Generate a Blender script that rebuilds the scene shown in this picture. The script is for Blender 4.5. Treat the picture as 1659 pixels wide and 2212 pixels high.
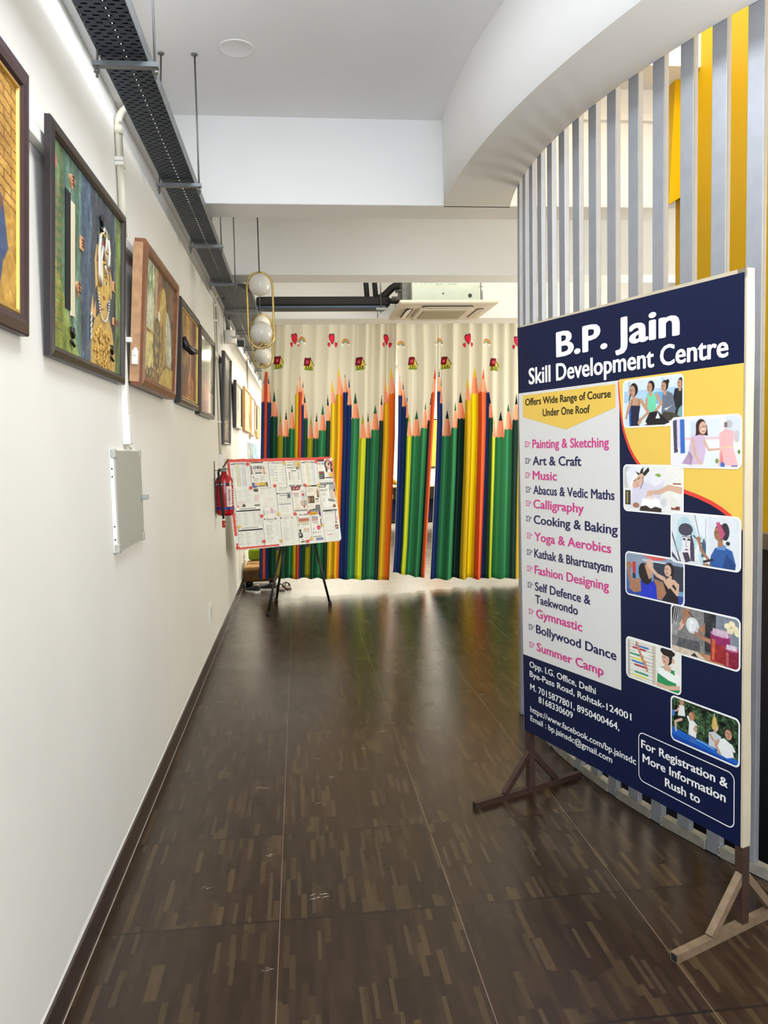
import bpy, bmesh, math, random
import numpy as np
from mathutils import Matrix, Vector

random.seed(7)
RNG = np.random.default_rng(11)
for o in list(bpy.data.objects):
    bpy.data.objects.remove(o, do_unlink=True)
SC = bpy.context.scene
COL = SC.collection
PI = math.pi

# ------------------------------------------------------------------ camera
cd = bpy.data.cameras.new('camera')
cam = bpy.data.objects.new('camera', cd)
COL.objects.link(cam)
cd.sensor_fit = 'HORIZONTAL'
cd.sensor_width = 36.0
cd.lens = 36.0 * 1690.0 / 1659.0
cd.clip_start = 0.02
_y, _p, _r = math.radians(6.15), math.radians(-4.33), math.radians(-1.36)
_f = Vector((math.sin(_y) * math.cos(_p), math.cos(_y) * math.cos(_p), math.sin(_p)))
_rt = Vector((math.cos(_y), -math.sin(_y), 0))
_up = _rt.cross(_f)
_rt2 = _rt * math.cos(_r) + _up * math.sin(_r)
_up2 = -_rt * math.sin(_r) + _up * math.cos(_r)
cam.matrix_world = Matrix(((_rt2.x, _up2.x, -_f.x, 0), (_rt2.y, _up2.y, -_f.y, 0),
                           (_rt2.z, _up2.z, -_f.z, 1.556), (0, 0, 0, 1)))
SC.camera = cam

# ------------------------------------------------------------------ world, lights, exposure
SC.view_settings.view_transform = 'Standard'
SC.view_settings.look = 'None'
SC.view_settings.gamma = 1.0
SC.view_settings.exposure = 0.9
SC.view_settings.use_curve_mapping = False
W = bpy.data.worlds.new('world')
SC.world = W
W.use_nodes = True
W.node_tree.nodes['Background'].inputs['Color'].default_value = (0.75, 0.85, 1.0, 1)
W.node_tree.nodes['Background'].inputs['Strength'].default_value = 0.25


def area(name, loc, target, sx, sy, watts, color):
    l = bpy.data.lights.new(name, 'AREA')
    l.shape = 'RECTANGLE'
    l.size, l.size_y = sx, sy
    l.energy = watts
    l.color = color
    o = bpy.data.objects.new(name, l)
    COL.objects.link(o)
    o.location = loc
    o.rotation_euler = (Vector(target) - Vector(loc)).to_track_quat('-Z', 'Y').to_euler()
    return o


COOL, WARM = (0.82, 0.90, 1.0), (1.0, 0.95, 0.80)
area('entrance_daylight', (0.75, -2.15, 1.75), (0.75, 3.0, 1.75), 2.3, 2.3, 66, COOL)      # the glazed entrance behind
for _x, _yy, _w in ((0.1, 1.9, 17), (-0.2, 3.0, 8), (0.1, -0.4, 40)):  # the weakest is an unseen fill added to brighten the beam faces
    area('corridor_lamp_and_fill', (_x, _yy, 3.52), (_x, _yy, 0), 0.6, 0.6, _w, (0.88, 0.94, 1.0))
area('stairwell_skylight', (1.85, 3.2, 4.85), (1.85, 3.25, 0), 0.9, 2.2, 26, (0.86, 0.93, 1.0))
area('stairwell_fill', (2.12, 1.75, 2.9), (1.75, 4.8, 2.9), 0.5, 2.6, 26, (0.84, 0.92, 1.0))  # unseen fill added to brighten the side faces of the slats
for _x, _yy in ((0.5, 10.6), (2.6, 10.6), (0.5, 13.2), (2.6, 13.2), (0.5, 16.2), (2.6, 16.2)):
    area('hall_ceiling_lamp', (_x, _yy, 3.5), (_x, _yy, 0), 1.0, 1.0, 100 if _yy > 15 else 40, WARM)
area('beam_wall_lamp', (1.0, 6.97, 3.34), (1.0, 8.6, 2.75), 2.6, 0.14, 6, WARM)
area('hall_side_fill', (4.44, 6.7, 1.65), (0.0, 6.5, 1.45), 3.0, 1.7, 68, (1.0, 0.97, 0.83))  # unseen fill added to brighten the far part of the left wall


# ------------------------------------------------------------------ helpers
def lin(c):
    c = np.asarray(c, float) / 255.0
    return np.where(c <= 0.04045, c / 12.92, ((c + 0.055) / 1.055) ** 2.4)


def mat(name, rgb, rough=0.5, metal=0.0, vary=0.0, scale=8.0, spec=0.5, bump=0.0, bscale=60.0, coat=0.0):
    m = bpy.data.materials.new(name)
    m.use_nodes = True
    nt = m.node_tree
    b = nt.nodes['Principled BSDF']
    c = lin(rgb)
    b.inputs['Base Color'].default_value = (*c, 1)
    b.inputs['Roughness'].default_value = rough
    b.inputs['Metallic'].default_value = metal
    b.inputs['Specular IOR Level'].default_value = spec
    b.inputs['Coat Weight'].default_value = coat
    if vary or bump:
        tc = nt.nodes.new('ShaderNodeTexCoord')
        if vary:
            n = nt.nodes.new('ShaderNodeTexNoise')
            n.inputs['Scale'].default_value = scale
            n.inputs['Detail'].default_value = 4
            r = nt.nodes.new('ShaderNodeValToRGB')
            r.color_ramp.elements[0].position = 0.3
            r.color_ramp.elements[1].position = 0.7
            r.color_ramp.elements[0].color = (*np.clip(c * (1 - vary), 0, 1), 1)
            r.color_ramp.elements[1].color = (*np.clip(c * (1 + vary), 0, 1), 1)
            nt.links.new(tc.outputs['Object'], n.inputs['Vector'])
            nt.links.new(n.outputs['Fac'], r.inputs['Fac'])
            nt.links.new(r.outputs['Color'], b.inputs['Base Color'])
        if bump:
            n2 = nt.nodes.new('ShaderNodeTexNoise')
            n2.inputs['Scale'].default_value = bscale
            n2.inputs['Detail'].default_value = 5
            bp = nt.nodes.new('ShaderNodeBump')
            bp.inputs['Strength'].default_value = bump
            bp.inputs['Distance'].default_value = 0.01
            nt.links.new(tc.outputs['Object'], n2.inputs['Vector'])
            nt.links.new(n2.outputs['Fac'], bp.inputs['Height'])
            nt.links.new(bp.outputs['Normal'], b.inputs['Normal'])
    return m


def mat_attr(name, rough=0.6, spec=0.3, trans=0.0, bump=0.0, bscale=120):
    """a printed or painted surface: colour comes from the mesh's own colour attribute"""
    m = bpy.data.materials.new(name)
    m.use_nodes = True
    nt = m.node_tree
    b = nt.nodes['Principled BSDF']
    a = nt.nodes.new('ShaderNodeAttribute')
    a.attribute_name = 'paint'
    nt.links.new(a.outputs['Color'], b.inputs['Base Color'])
    b.inputs['Roughness'].default_value = rough
    b.inputs['Specular IOR Level'].default_value = spec
    if bump:
        tc = nt.nodes.new('ShaderNodeTexCoord')
        n2 = nt.nodes.new('ShaderNodeTexNoise')
        n2.inputs['Scale'].default_value = bscale
        bp = nt.nodes.new('ShaderNodeBump')
        bp.inputs['Strength'].default_value = bump
        bp.inputs['Distance'].default_value = 0.004
        nt.links.new(tc.outputs['Object'], n2.inputs['Vector'])
        nt.links.new(n2.outputs['Fac'], bp.inputs['Height'])
        nt.links.new(bp.outputs['Normal'], b.inputs['Normal'])
    if trans:
        out = nt.nodes['Material Output']
        t = nt.nodes.new('ShaderNodeBsdfTranslucent')
        mx = nt.nodes.new('ShaderNodeMixShader')
        mx.inputs['Fac'].default_value = trans
        nt.links.new(a.outputs['Color'], t.inputs['Color'])
        nt.links.new(b.outputs[0], mx.inputs[1])
        nt.links.new(t.outputs[0], mx.inputs[2])
        nt.links.new(mx.outputs[0], out.inputs['Surface'])
    return m


def tag(o, label=None, cat=None, group=None, kind=None):
    if label:
        o['label'] = label
    if cat:
        o['category'] = cat
    if group:
        o['group'] = group
    if kind:
        o['kind'] = kind
    return o


def thing(name, label, cat, M=None, group=None):
    o = bpy.data.objects.new(name, None)
    o.empty_display_size = 0.1
    COL.objects.link(o)
    if M is not None:
        o.matrix_world = M if isinstance(M, Matrix) else Matrix.Translation(M)
    return tag(o, label, cat, group)


def link(name, me, parent=None, M=None, smooth=False):
    o = bpy.data.objects.new(name, me)
    COL.objects.link(o)
    if M is not None:
        if not isinstance(M, Matrix):
            M = Matrix.Translation(M)
    if parent is not None:
        o.parent = parent
        if M is not None:
            o.matrix_local = M
    elif M is not None:
        o.matrix_world = M
    if smooth:
        me.polygons.foreach_set('use_smooth', [True] * len(me.polygons))
    return o


class MB:
    """collects boxes, bars, tubes, prisms and turned shapes into one mesh"""

    def __init__(s):
        s.v, s.f, s.m, s.sm = [], [], [], []

    def add(s, vs, fs, mi=0, smooth=False):
        n = len(s.v)
        s.v += [tuple(map(float, v)) for v in vs]
        s.f += [tuple(i + n for i in f) for f in fs]
        s.m += [mi] * len(fs)
        s.sm += [smooth] * len(fs)
        return s

    def box(s, x0, y0, z0, x1, y1, z1, mi=0):
        return s.add([(x0, y0, z0), (x1, y0, z0), (x1, y1, z0), (x0, y1, z0), (x0, y0, z1), (x1, y0, z1), (x1, y1, z1), (x0, y1, z1)],
                     [(0, 3, 2, 1), (4, 5, 6, 7), (0, 1, 5, 4), (1, 2, 6, 5), (2, 3, 7, 6), (3, 0, 4, 7)], mi)

    def bar(s, a, b, w, d, up=(0, 0, 1), mi=0):
        """rectangular bar from a to b; w across, d along 'up'"""
        a, b = Vector(a), Vector(b)
        t = (b - a).normalized()
        u = Vector(up)
        sx = t.cross(u)
        if sx.length < 1e-5:
            sx = t.cross(Vector((0, 1, 0)))
        sx.normalize()
        u = sx.cross(t).normalized()
        vs = []
        for p in (a, b):
            for i, j in ((-1, -1), (1, -1), (1, 1), (-1, 1)):
                vs.append(p + sx * (w / 2 * i) + u * (d / 2 * j))
        return s.add(vs, [(0, 1, 2, 3), (7, 6, 5, 4), (0, 4, 5, 1), (1, 5, 6, 2), (2, 6, 7, 3), (3, 7, 4, 0)], mi)

    def tube(s, pts, r, n=10, mi=0, closed=False, caps=True):
        pts = [Vector(p) for p in pts]
        k = len(pts)
        rs = r if isinstance(r, (list, tuple)) else [r] * k
        prev = None
        rings = []
        for i, p in enumerate(pts):
            if closed:
                t = pts[(i + 1) % k] - pts[i - 1]
            else:
                t = pts[min(i + 1, k - 1)] - pts[max(i - 1, 0)]
            t.normalize()
            if prev is None:
                a = Vector((0, 0, 1)) if abs(t.z) < 0.9 else Vector((1, 0, 0))
                prev = t.cross(a).normalized()
            prev = (prev - t * prev.dot(t)).normalized()
            bn = t.cross(prev)
            rings.append([p + (prev * math.cos(2 * PI * j / n) + bn * math.sin(2 * PI * j / n)) * rs[i] for j in range(n)])
        vs = [v for rg in rings for v in rg]
        fs = []
        for i in range(k if closed else k - 1):
            a, b = i * n, ((i + 1) % k) * n
            for j in range(n):
                fs.append((a + j, a + (j + 1) % n, b + (j + 1) % n, b + j))
        if caps and not closed:
            fs.append(tuple(range(n - 1, -1, -1)))
            fs.append(tuple((k - 1) * n + j for j in range(n)))
        return s.add(vs, fs, mi, True)

    def lathe(s, prof, c=(0, 0, 0), n=28, mi=0):
        c = Vector(c)
        vs, fs = [], []
        k = len(prof)
        for r, z in prof:
            for j in range(n):
                vs.append(c + Vector((r * math.cos(2 * PI * j / n), r * math.sin(2 * PI * j / n), z)))
        for i in range(k - 1):
            for j in range(n):
                fs.append((i * n + j, i * n + (j + 1) % n, (i + 1) * n + (j + 1) % n, (i + 1) * n + j))
        fs.append(tuple(range(n - 1, -1, -1)))
        fs.append(tuple((k - 1) * n + j for j in range(n)))
        return s.add(vs, fs, mi, True)

    def prism(s, pts, y0, y1, mi=0):
        """outline in (x,z), pushed from y0 to y1"""
        n = len(pts)
        vs = [(x, y0, z) for x, z in pts] + [(x, y1, z) for x, z in pts]
        fs = [tuple(range(n)), tuple(range(2 * n - 1, n - 1, -1))]
        for i in range(n):
            j = (i + 1) % n
            fs.append((i, i + n, j + n, j))
        return s.add(vs, fs, mi)

    def face(s, pts, mi=0):
        return s.add(pts, [tuple(range(len(pts)))], mi)

    def build(s, name, mats, parent=None, M=None, bevel=0.0, seg=2, fix=True):
        me = bpy.data.meshes.new(name)
        me.from_pydata(s.v, [], s.f)
        if not isinstance(mats, (list, tuple)):
            mats = [mats]
        for m in mats:
            me.materials.append(m)
        me.polygons.foreach_set('material_index', s.m)
        me.polygons.foreach_set('use_smooth', s.sm)
        me.validate()
        if fix:
            bm = bmesh.new()
            bm.from_mesh(me)
            bmesh.ops.recalc_face_normals(bm, faces=bm.faces)
            bm.to_mesh(me)
            bm.free()
        me.update()
        o = link(name, me, parent, M)
        if bevel:
            b = o.modifiers.new('bevel', 'BEVEL')
            b.width = bevel
            b.segments = seg
            b.limit_method = 'ANGLE'
            b.angle_limit = math.radians(40)
        return o


def rrect(x0, z0, x1, z1, r, k=5):
    pts = []
    for cx, cz, a0 in ((x1 - r, z0 + r, -PI / 2), (x1 - r, z1 - r, 0), (x0 + r, z1 - r, PI / 2), (x0 + r, z0 + r, PI)):
        for i in range(k + 1):
            a = a0 + PI / 2 * i / k
            pts.append((cx + r * math.cos(a), cz + r * math.sin(a)))
    return pts


class Paint:
    """a small picture painted on a grid, 0..1 across and 0..1 up, sRGB 0..255"""

    def __init__(s, w, h, bg, asp=1.0):
        s.w, s.h, s.asp = w, h, asp
        x = (np.arange(w * 2) + 0.5) / (w * 2)
        y = (np.arange(h * 2) + 0.5) / (h * 2)
        s.X, s.Y = np.meshgrid(x, y)
        s.a = np.empty((h * 2, w * 2, 3))
        s.a[:] = bg

    def put(s, mask, col, al=1.0):
        c = np.asarray(col, float)
        s.a[mask] = s.a[mask] * (1 - al) + c * al
        return s

    def poly(s, pts, col, al=1.0):
        X, Y = s.X, s.Y
        m = np.zeros(X.shape, bool)
        n = len(pts)
        for i in range(n):
            x0, y0 = pts[i]
            x1, y1 = pts[(i + 1) % n]
            if y0 == y1:
                continue
            c = ((Y >= y0) != (Y >= y1)) & (X < (x1 - x0) * (Y - y0) / (y1 - y0) + x0)
            m ^= c
        return s.put(m, col, al)

    def rect(s, x0, y0, x1, y1, col, al=1.0):
        return s.put((s.X >= x0) & (s.X < x1) & (s.Y >= y0) & (s.Y < y1), col, al)

    def ell(s, cx, cy, rx, ry, col, ang=0.0, al=1.0):
        dx, dy = (s.X - cx), (s.Y - cy)
        ca, sa = math.cos(ang), math.sin(ang)
        u, v = dx * ca + dy * sa, -dx * sa + dy * ca
        return s.put((u / rx) ** 2 + (v / ry) ** 2 < 1, col, al)

    def line(s, pts, wd, col, al=1.0, taper=1.0):
        for i in range(len(pts) - 1):
            (x0, y0), (x1, y1) = pts[i], pts[i + 1]
            dx, dy = (x1 - x0) * s.asp, y1 - y0
            L = dx * dx + dy * dy + 1e-12
            t = np.clip((((s.X - x0) * s.asp) * dx + (s.Y - y0) * dy) / L, 0, 1)
            d = np.hypot((s.X - x0) * s.asp - t * dx, (s.Y - y0) - t * dy)
            k = wd * (taper ** i)
            s.put(d < k / 2 * (1 + (taper - 1) * t), col, al)
        return s

    def noise(s, amp, nx, ny, seed=0, streak=None):
        r = np.random.default_rng(seed)
        g = r.normal(size=(ny + 2, nx + 2))
        xi, yi = s.X * nx, s.Y * ny
        i, j = xi.astype(int), yi.astype(int)
        fx, fy = xi - i, yi - j
        fx, fy = fx * fx * (3 - 2 * fx), fy * fy * (3 - 2 * fy)
        v = (g[j, i] * (1 - fx) + g[j, i + 1] * fx) * (1 - fy) + (g[j + 1, i] * (1 - fx) + g[j + 1, i + 1] * fx) * fy
        s.a = np.clip(s.a + v[..., None] * np.asarray(amp, float), 0, 255)
        return s

    def out(s):
        a = s.a
        a = (a[0::2, 0::2] + a[1::2, 0::2] + a[0::2, 1::2] + a[1::2, 1::2]) / 4
        return lin(np.clip(a, 0, 255))


def grid_mesh(name, P, cols, m, keep=None):
    """P: (ny,nx,3) points, cols: (ny,nx,3) linear colours on the points"""
    ny, nx = P.shape[:2]
    me = bpy.data.meshes.new(name)
    idx = np.arange(nx * ny).reshape(ny, nx)
    q = np.stack([idx[:-1, :-1], idx[:-1, 1:], idx[1:, 1:], idx[1:, :-1]], -1).reshape(-1, 4)
    if keep is not None:
        q = q[keep.reshape(-1)]
    me.vertices.add(nx * ny)
    me.vertices.foreach_set('co', P.reshape(-1).astype(np.float32))
    me.loops.add(q.size)
    me.loops.foreach_set('vertex_index', q.reshape(-1).astype(np.int32))
    me.polygons.add(len(q))
    me.polygons.foreach_set('loop_start', (np.arange(len(q)) * 4).astype(np.int32))
    me.polygons.foreach_set('loop_total', np.full(len(q), 4, np.int32))
    me.update(calc_edges=True)
    at = me.color_attributes.new('paint', 'FLOAT_COLOR', 'POINT')
    c = np.ones((nx * ny, 4), np.float32)
    c[:, :3] = cols.reshape(-1, 3)
    at.data.foreach_set('color', c.reshape(-1))
    me.materials.append(m)
    return me


def picture(name, paint, x0, z0, x1, z1, y, m, parent=None, rad=0.0):
    """the painted grid as an upright sheet in its parent's x,z plane at depth y"""
    c = paint.out()
    h, w = c.shape[:2]
    X, Z = np.meshgrid(np.linspace(x0, x1, w), np.linspace(z0, z1, h))
    P = np.stack([X, np.full_like(X, y), Z], -1)
    keep = None
    if rad:
        Xc, Zc = (X[:-1, :-1] + X[1:, 1:]) / 2, (Z[:-1, :-1] + Z[1:, 1:]) / 2
        dx = np.maximum(np.maximum(x0 + rad - Xc, Xc - x1 + rad), 0)
        dz = np.maximum(np.maximum(z0 + rad - Zc, Zc - z1 + rad), 0)
        keep = np.hypot(dx, dz) < rad
    return link(name, grid_mesh(name, P, c, m, keep), parent)


def wall_frame(y0, z0, xb, xt, h):
    """frame on the left wall: x runs away along the wall, z up (leaning out at the top), y into the wall"""
    t = math.atan2(xt - xb, h)
    Z = Vector((math.sin(t), 0, math.cos(t)))
    X = Vector((0, 1, 0))
    Y = Z.cross(X)
    return Matrix(((X.x, Y.x, Z.x, xb), (X.y, Y.y, Z.y, y0), (X.z, Y.z, Z.z, z0), (0, 0, 0, 1)))


def sheet_frame(o, phi, tilt, roll):
    e1 = Vector((math.cos(phi), math.sin(phi), 0))
    nb = Vector((-math.sin(phi), math.cos(phi), 0))
    e2 = Vector((0, 0, 1)) * math.cos(tilt) + nb * math.sin(tilt)
    X = e1 * math.cos(roll) + e2 * math.sin(roll)
    Z = e2 * math.cos(roll) - e1 * math.sin(roll)
    Y = Z.cross(X)
    return Matrix(((X.x, Y.x, Z.x, o[0]), (X.y, Y.y, Z.y, o[1]), (X.z, Y.z, Z.z, o[2]), (0, 0, 0, 1)))


CAP = None


def text_geo(body, width, cap, x, z, y, bold=0.0, fit=True):
    """lettering as flat faces standing in the x,z plane; cap height and total width in metres"""
    cu = bpy.data.curves.new('lettering', 'FONT')
    cu.body = body
    cu.size = 1.0
    cu.resolution_u = 3
    ob = bpy.data.objects.new('lettering', cu)
    COL.objects.link(ob)
    bpy.context.view_layer.update()
    me = bpy.data.meshes.new_from_object(ob.evaluated_get(bpy.context.evaluated_depsgraph_get()))
    bpy.data.objects.remove(ob, do_unlink=True)
    bpy.data.curves.remove(cu)
    global CAP
    if CAP is None and body != 'H':
        CAP = 1.0
        v0, _ = text_geo('H', 1, 1.0, 0, 0, 0, 0.0)
        CAP = max(v[2] for v in v0)
    co = [v.co.copy() for v in me.vertices]
    fs = [tuple(p.vertices) for p in me.polygons]
    bpy.data.meshes.remove(me)
    xa, xb = min(c.x for c in co), max(c.x for c in co)
    sz = cap / (CAP + 1.2 * bold)
    sx = width / (xb - xa) if fit else sz
    if not bold:
        return [(x + (c.x - xa) * sx, y, z + c.y * sz) for c in co], fs
    # heavier strokes: the same outlines laid side by side
    sx = width / (xb - xa + 2 * bold) if fit else sz
    vs, ff = [], []
    for ox, oz in [(math.cos(a), math.sin(a) / 2) for a in np.linspace(0, 2 * PI, 13)[:-1]] + [(0, 0)]:
        k = len(vs)
        vs += [(x + (c.x - xa + bold * (1 + ox)) * sx, y - .00004 * (k // len(co)), z + (c.y + .6 * bold * (1 + 2 * oz)) * sz) for c in co]
        ff += [tuple(i + k for i in f) for f in fs]
    return vs, ff


def add_text(mb, body, x, z, width, cap, y, bold=0.0, mi=0):
    v, f = text_geo(body, width, cap, x, z, y, bold)
    mb.add(v, f, mi)
    return mb

# ------------------------------------------------------------------ materials
M_WALL = mat('cream_wall_paint', (230, 228, 222), 0.55, vary=0.03, scale=1.5, bump=0.04, bscale=30)
M_CEIL = mat('white_ceiling_paint', (243, 242, 242), 0.7, vary=0.015, scale=2)
M_BEAM = mat('white_beam_paint', (242, 241, 240), 0.65, vary=0.015, scale=2)
M_YEL = mat('yellow_wall_paint', (222, 175, 4), 0.5, spec=0.2, vary=0.04, scale=1.5)
M_DARKWALL = mat('dark_stairwell_shade', (34, 33, 38), 0.6)  # near-black colour stands in for the unlit depth of the stairwell
M_SKIRT = mat('dark_brown_skirting_tile', (58, 47, 42), 0.3, vary=0.25, scale=14)
M_ALU = mat('silver_painted_steel', (158, 161, 168), 0.38, metal=0.35, vary=0.05, scale=20)
M_RAIL = mat('worn_grey_steel', (150, 147, 135), 0.55, metal=0.2, vary=0.18, scale=25, bump=0.2)
M_STEEL = mat('galvanised_steel', (120, 124, 126), 0.42, metal=0.6, vary=0.12, scale=12)
M_ROD = mat('zinc_rod', (120, 120, 118), 0.4, metal=0.7)
M_BLACK = mat('black_rubber_foam', (16, 17, 19), 0.75)
M_BLACKM = mat('black_painted_metal', (22, 22, 24), 0.42)
M_WHITEP = mat('white_plastic', (232, 230, 222), 0.4)
M_IVORY = mat('ivory_plastic', (214, 208, 190), 0.45)
M_BRASS = mat('brushed_brass', (196, 170, 104), 0.25, metal=0.95)
M_OPAL = mat('opal_glass', (226, 222, 212), 0.18)
M_BROWNM = mat('brown_painted_steel', (62, 42, 34), 0.5, vary=0.2, scale=30)
M_TAN = mat('bare_tan_steel', (120, 100, 78), 0.5, vary=0.2, scale=30)
M_RED = mat('red_enamel', (168, 14, 26), 0.22, coat=0.4)


def floor_material():
    m = bpy.data.materials.new('dark_wood_look_tile')
    m.use_nodes = True
    nt = m.node_tree
    N, L = nt.nodes, nt.links
    b = N['Principled BSDF']
    tc = N.new('ShaderNodeTexCoord')
    sp = N.new('ShaderNodeSeparateXYZ')
    L.new(tc.outputs['Object'], sp.inputs[0])

    def ma(op, a, bb=None, c=None):
        n = N.new('ShaderNodeMath')
        n.operation = op
        for i, v in enumerate((a, bb, c)):
            if v is None:
                continue
            if isinstance(v, (int, float)):
                n.inputs[i].default_value = v
            else:
                L.new(v, n.inputs[i])
        return n.outputs[0]

    def wn(a, bb, w):
        c = N.new('ShaderNodeCombineXYZ')
        L.new(a, c.inputs[0])
        if bb is not None:
            L.new(bb, c.inputs[1])
        c.inputs[2].default_value = w
        n = N.new('ShaderNodeTexWhiteNoise')
        n.noise_dimensions = '3D'
        L.new(c.outputs[0], n.inputs['Vector'])
        return n.outputs['Value']

    x, y = sp.outputs[0], sp.outputs[1]
    u = ma('DIVIDE', ma('ADD', x, 0.110), 0.6)
    v = ma('DIVIDE', ma('SUBTRACT', y, 2.54), 0.6)
    tx, ty = ma('FLOOR', u), ma('FLOOR', v)
    fx, fy = ma('FRACT', u), ma('FRACT', v)

    def strips(width, length, seed):
        col = ma('FLOOR', ma('DIVIDE', x, width))
        off = wn(col, ty, seed)
        seg = ma('ADD', ma('FLOOR', ma('ADD', ma('MULTIPLY', fy, 0.6 / length), off)), ma('MULTIPLY', ty, 17.0))
        return wn(col, seg, seed + 3.7)

    def ramp(fac, stops):
        r = N.new('ShaderNodeValToRGB')
        r.color_ramp.interpolation = 'LINEAR'
        while len(r.color_ramp.elements) < len(stops):
            r.color_ramp.elements.new(0.5)
        for e, (p, c) in zip(r.color_ramp.elements, stops):
            e.position = p
            e.color = (*lin(c), 1)
        L.new(fac, r.inputs['Fac'])
        return r.outputs['Color']

    c1 = ramp(strips(0.0190, 0.16, 1.0), [(0, (40, 27, 19)), (0.45, (47, 32, 22)), (0.8, (53, 38, 26)), (0.88, (60, 46, 30)), (1.0, (74, 57, 37))])
    s2 = strips(0.0128, 0.15, 21.0)
    mx = N.new('ShaderNodeMix')
    mx.data_type = 'RGBA'
    L.new(ma('GREATER_THAN', s2, 0.95), mx.inputs['Factor'])
    L.new(c1, mx.inputs['A'])
    mx.inputs['B'].default_value = (*lin((68, 54, 38)), 1)
    # grain
    mp = N.new('ShaderNodeMapping')
    mp.inputs['Scale'].default_value = (420, 9, 1)
    L.new(tc.outputs['Object'], mp.inputs['Vector'])
    g = N.new('ShaderNodeTexNoise')
    g.inputs['Scale'].default_value = 1.0
    g.inputs['Detail'].default_value = 4
    L.new(mp.outputs[0], g.inputs['Vector'])
    gv = ma('ADD', ma('MULTIPLY', g.outputs['Fac'], 0.7), 0.65)
    tv = ma('ADD', ma('MULTIPLY', wn(tx, ty, 5.5), 0.22), 0.89)
    mul = N.new('ShaderNodeMix')
    mul.data_type = 'RGBA'
    mul.blend_type = 'MULTIPLY'
    mul.inputs['Factor'].default_value = 1.0
    L.new(mx.outputs['Result'], mul.inputs['A'])
    L.new(ma('MULTIPLY', gv, tv), mul.inputs['B'])
    # joints: pale thin grout along the corridor, darker across it
    jx = ma('LESS_THAN', ma('MINIMUM', fx, ma('SUBTRACT', 1.0, fx)), 0.0024)
    jy = ma('LESS_THAN', ma('MINIMUM', fy, ma('SUBTRACT', 1.0, fy)), 0.0075)
    j1 = N.new('ShaderNodeMix')
    j1.data_type = 'RGBA'
    L.new(ma('MULTIPLY', jy, 0.8), j1.inputs['Factor'])
    L.new(mul.outputs['Result'], j1.inputs['A'])
    j1.inputs['B'].default_value = (*lin((24, 17, 14)), 1)
    j2 = N.new('ShaderNodeMix')
    j2.data_type = 'RGBA'
    L.new(ma('MULTIPLY', jx, 0.75), j2.inputs['Factor'])
    L.new(j1.outputs['Result'], j2.inputs['A'])
    j2.inputs['B'].default_value = (*lin((124, 104, 88)), 1)
    L.new(j2.outputs['Result'], b.inputs['Base Color'])
    n3 = N.new('ShaderNodeTexNoise')
    n3.inputs['Scale'].default_value = 2.2
    n3.inputs['Detail'].default_value = 6
    L.new(tc.outputs['Object'], n3.inputs['Vector'])
    L.new(ma('ADD', ma('MULTIPLY', n3.outputs['Fac'], 0.12), 0.215), b.inputs['Roughness'])
    b.inputs['Specular IOR Level'].default_value = 0.5
    bp = N.new('ShaderNodeBump')
    bp.inputs['Strength'].default_value = 0.11
    bp.inputs['Distance'].default_value = 0.002
    L.new(g.outputs['Fac'], bp.inputs['Height'])
    L.new(bp.outputs['Normal'], b.inputs['Normal'])
    return m


M_FLOOR = floor_material()

# ------------------------------------------------------------------ the setting
WX = -0.71
AC_, AR_ = (4.803, 4.067), 3.542          # the round stairwell: centre and radius of the floor edge
OC_, OR_ = (6.7496, 4.3883), 5.839        # outer face of the curved beam


def arc(s, r=AR_):
    a = PI + s / AR_
    return (AC_[0] + r * math.cos(a), AC_[1] + r * math.sin(a))


def outer(y):
    return OC_[0] - math.sqrt(OR_ ** 2 - (y - OC_[1]) ** 2)


def inner(y):
    return AC_[0] - math.sqrt(AR_ ** 2 - (y - AC_[1]) ** 2)


def struct(name, mb, m, **k):
    return tag(mb.build(name, m, **k), kind='structure')


# floor slab, cut round the stairwell
pts = [(-0.83, -2.4), (2.5, -2.4), (2.5, 1.42)] + [arc(s) for s in np.linspace(2.9, -0.50, 60)] + [(1.46, 4.70), (4.6, 4.70), (4.6, 18.1), (-0.83, 18.1)]
mb = MB()
n = len(pts)
mb.add([(x, y, 0) for x, y in pts] + [(x, y, -0.16) for x, y in pts],
       [tuple(range(n)), tuple(range(2 * n - 1, n - 1, -1))] + [(i, i + n, (i + 1) % n + n, (i + 1) % n) for i in range(n)])
struct('floor', mb, M_FLOOR)

struct('wall_left', MB().box(-0.85, -2.4, -0.16, WX, 18.1, 3.56), M_WALL)
struct('trim_1', MB().box(WX, -2.3, 3.03, WX + 0.034, 18.0, 3.54), M_BEAM, bevel=0.003)
mb = MB()
for i in range(34):
    y0 = -2.26 + 0.6 * i
    mb.box(WX, y0, 0.0, WX + 0.012, min(y0 + 0.5975, 18), 0.096)
struct('baseboard_left', mb, M_SKIRT, bevel=0.002)
struct('trim_10', MB().box(WX + 0.012, -2.2, 0.0, WX + 0.0148, 12.0, 0.0012), mat('pale_grout', (176, 158, 144), 0.8))
# the plaster left proud along the top of the skirting
mb = MB()
ys = np.arange(-2.2, 12.0, 0.06)
hh = 0.104 + 0.008 * RNG.random(len(ys)) + 0.005 * np.sin(ys * 3.1)
vs = [(WX + 0.0035, y, 0.096) for y in ys] + [(WX + 0.0008, y, h) for y, h in zip(ys, hh)]
k = len(ys)
mb.add(vs, [(i, i + 1, k + i + 1, k + i) for i in range(k - 1)], 0, True)
struct('trim_2', mb, mat('white_plaster', (232, 230, 222), 0.7))

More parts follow.
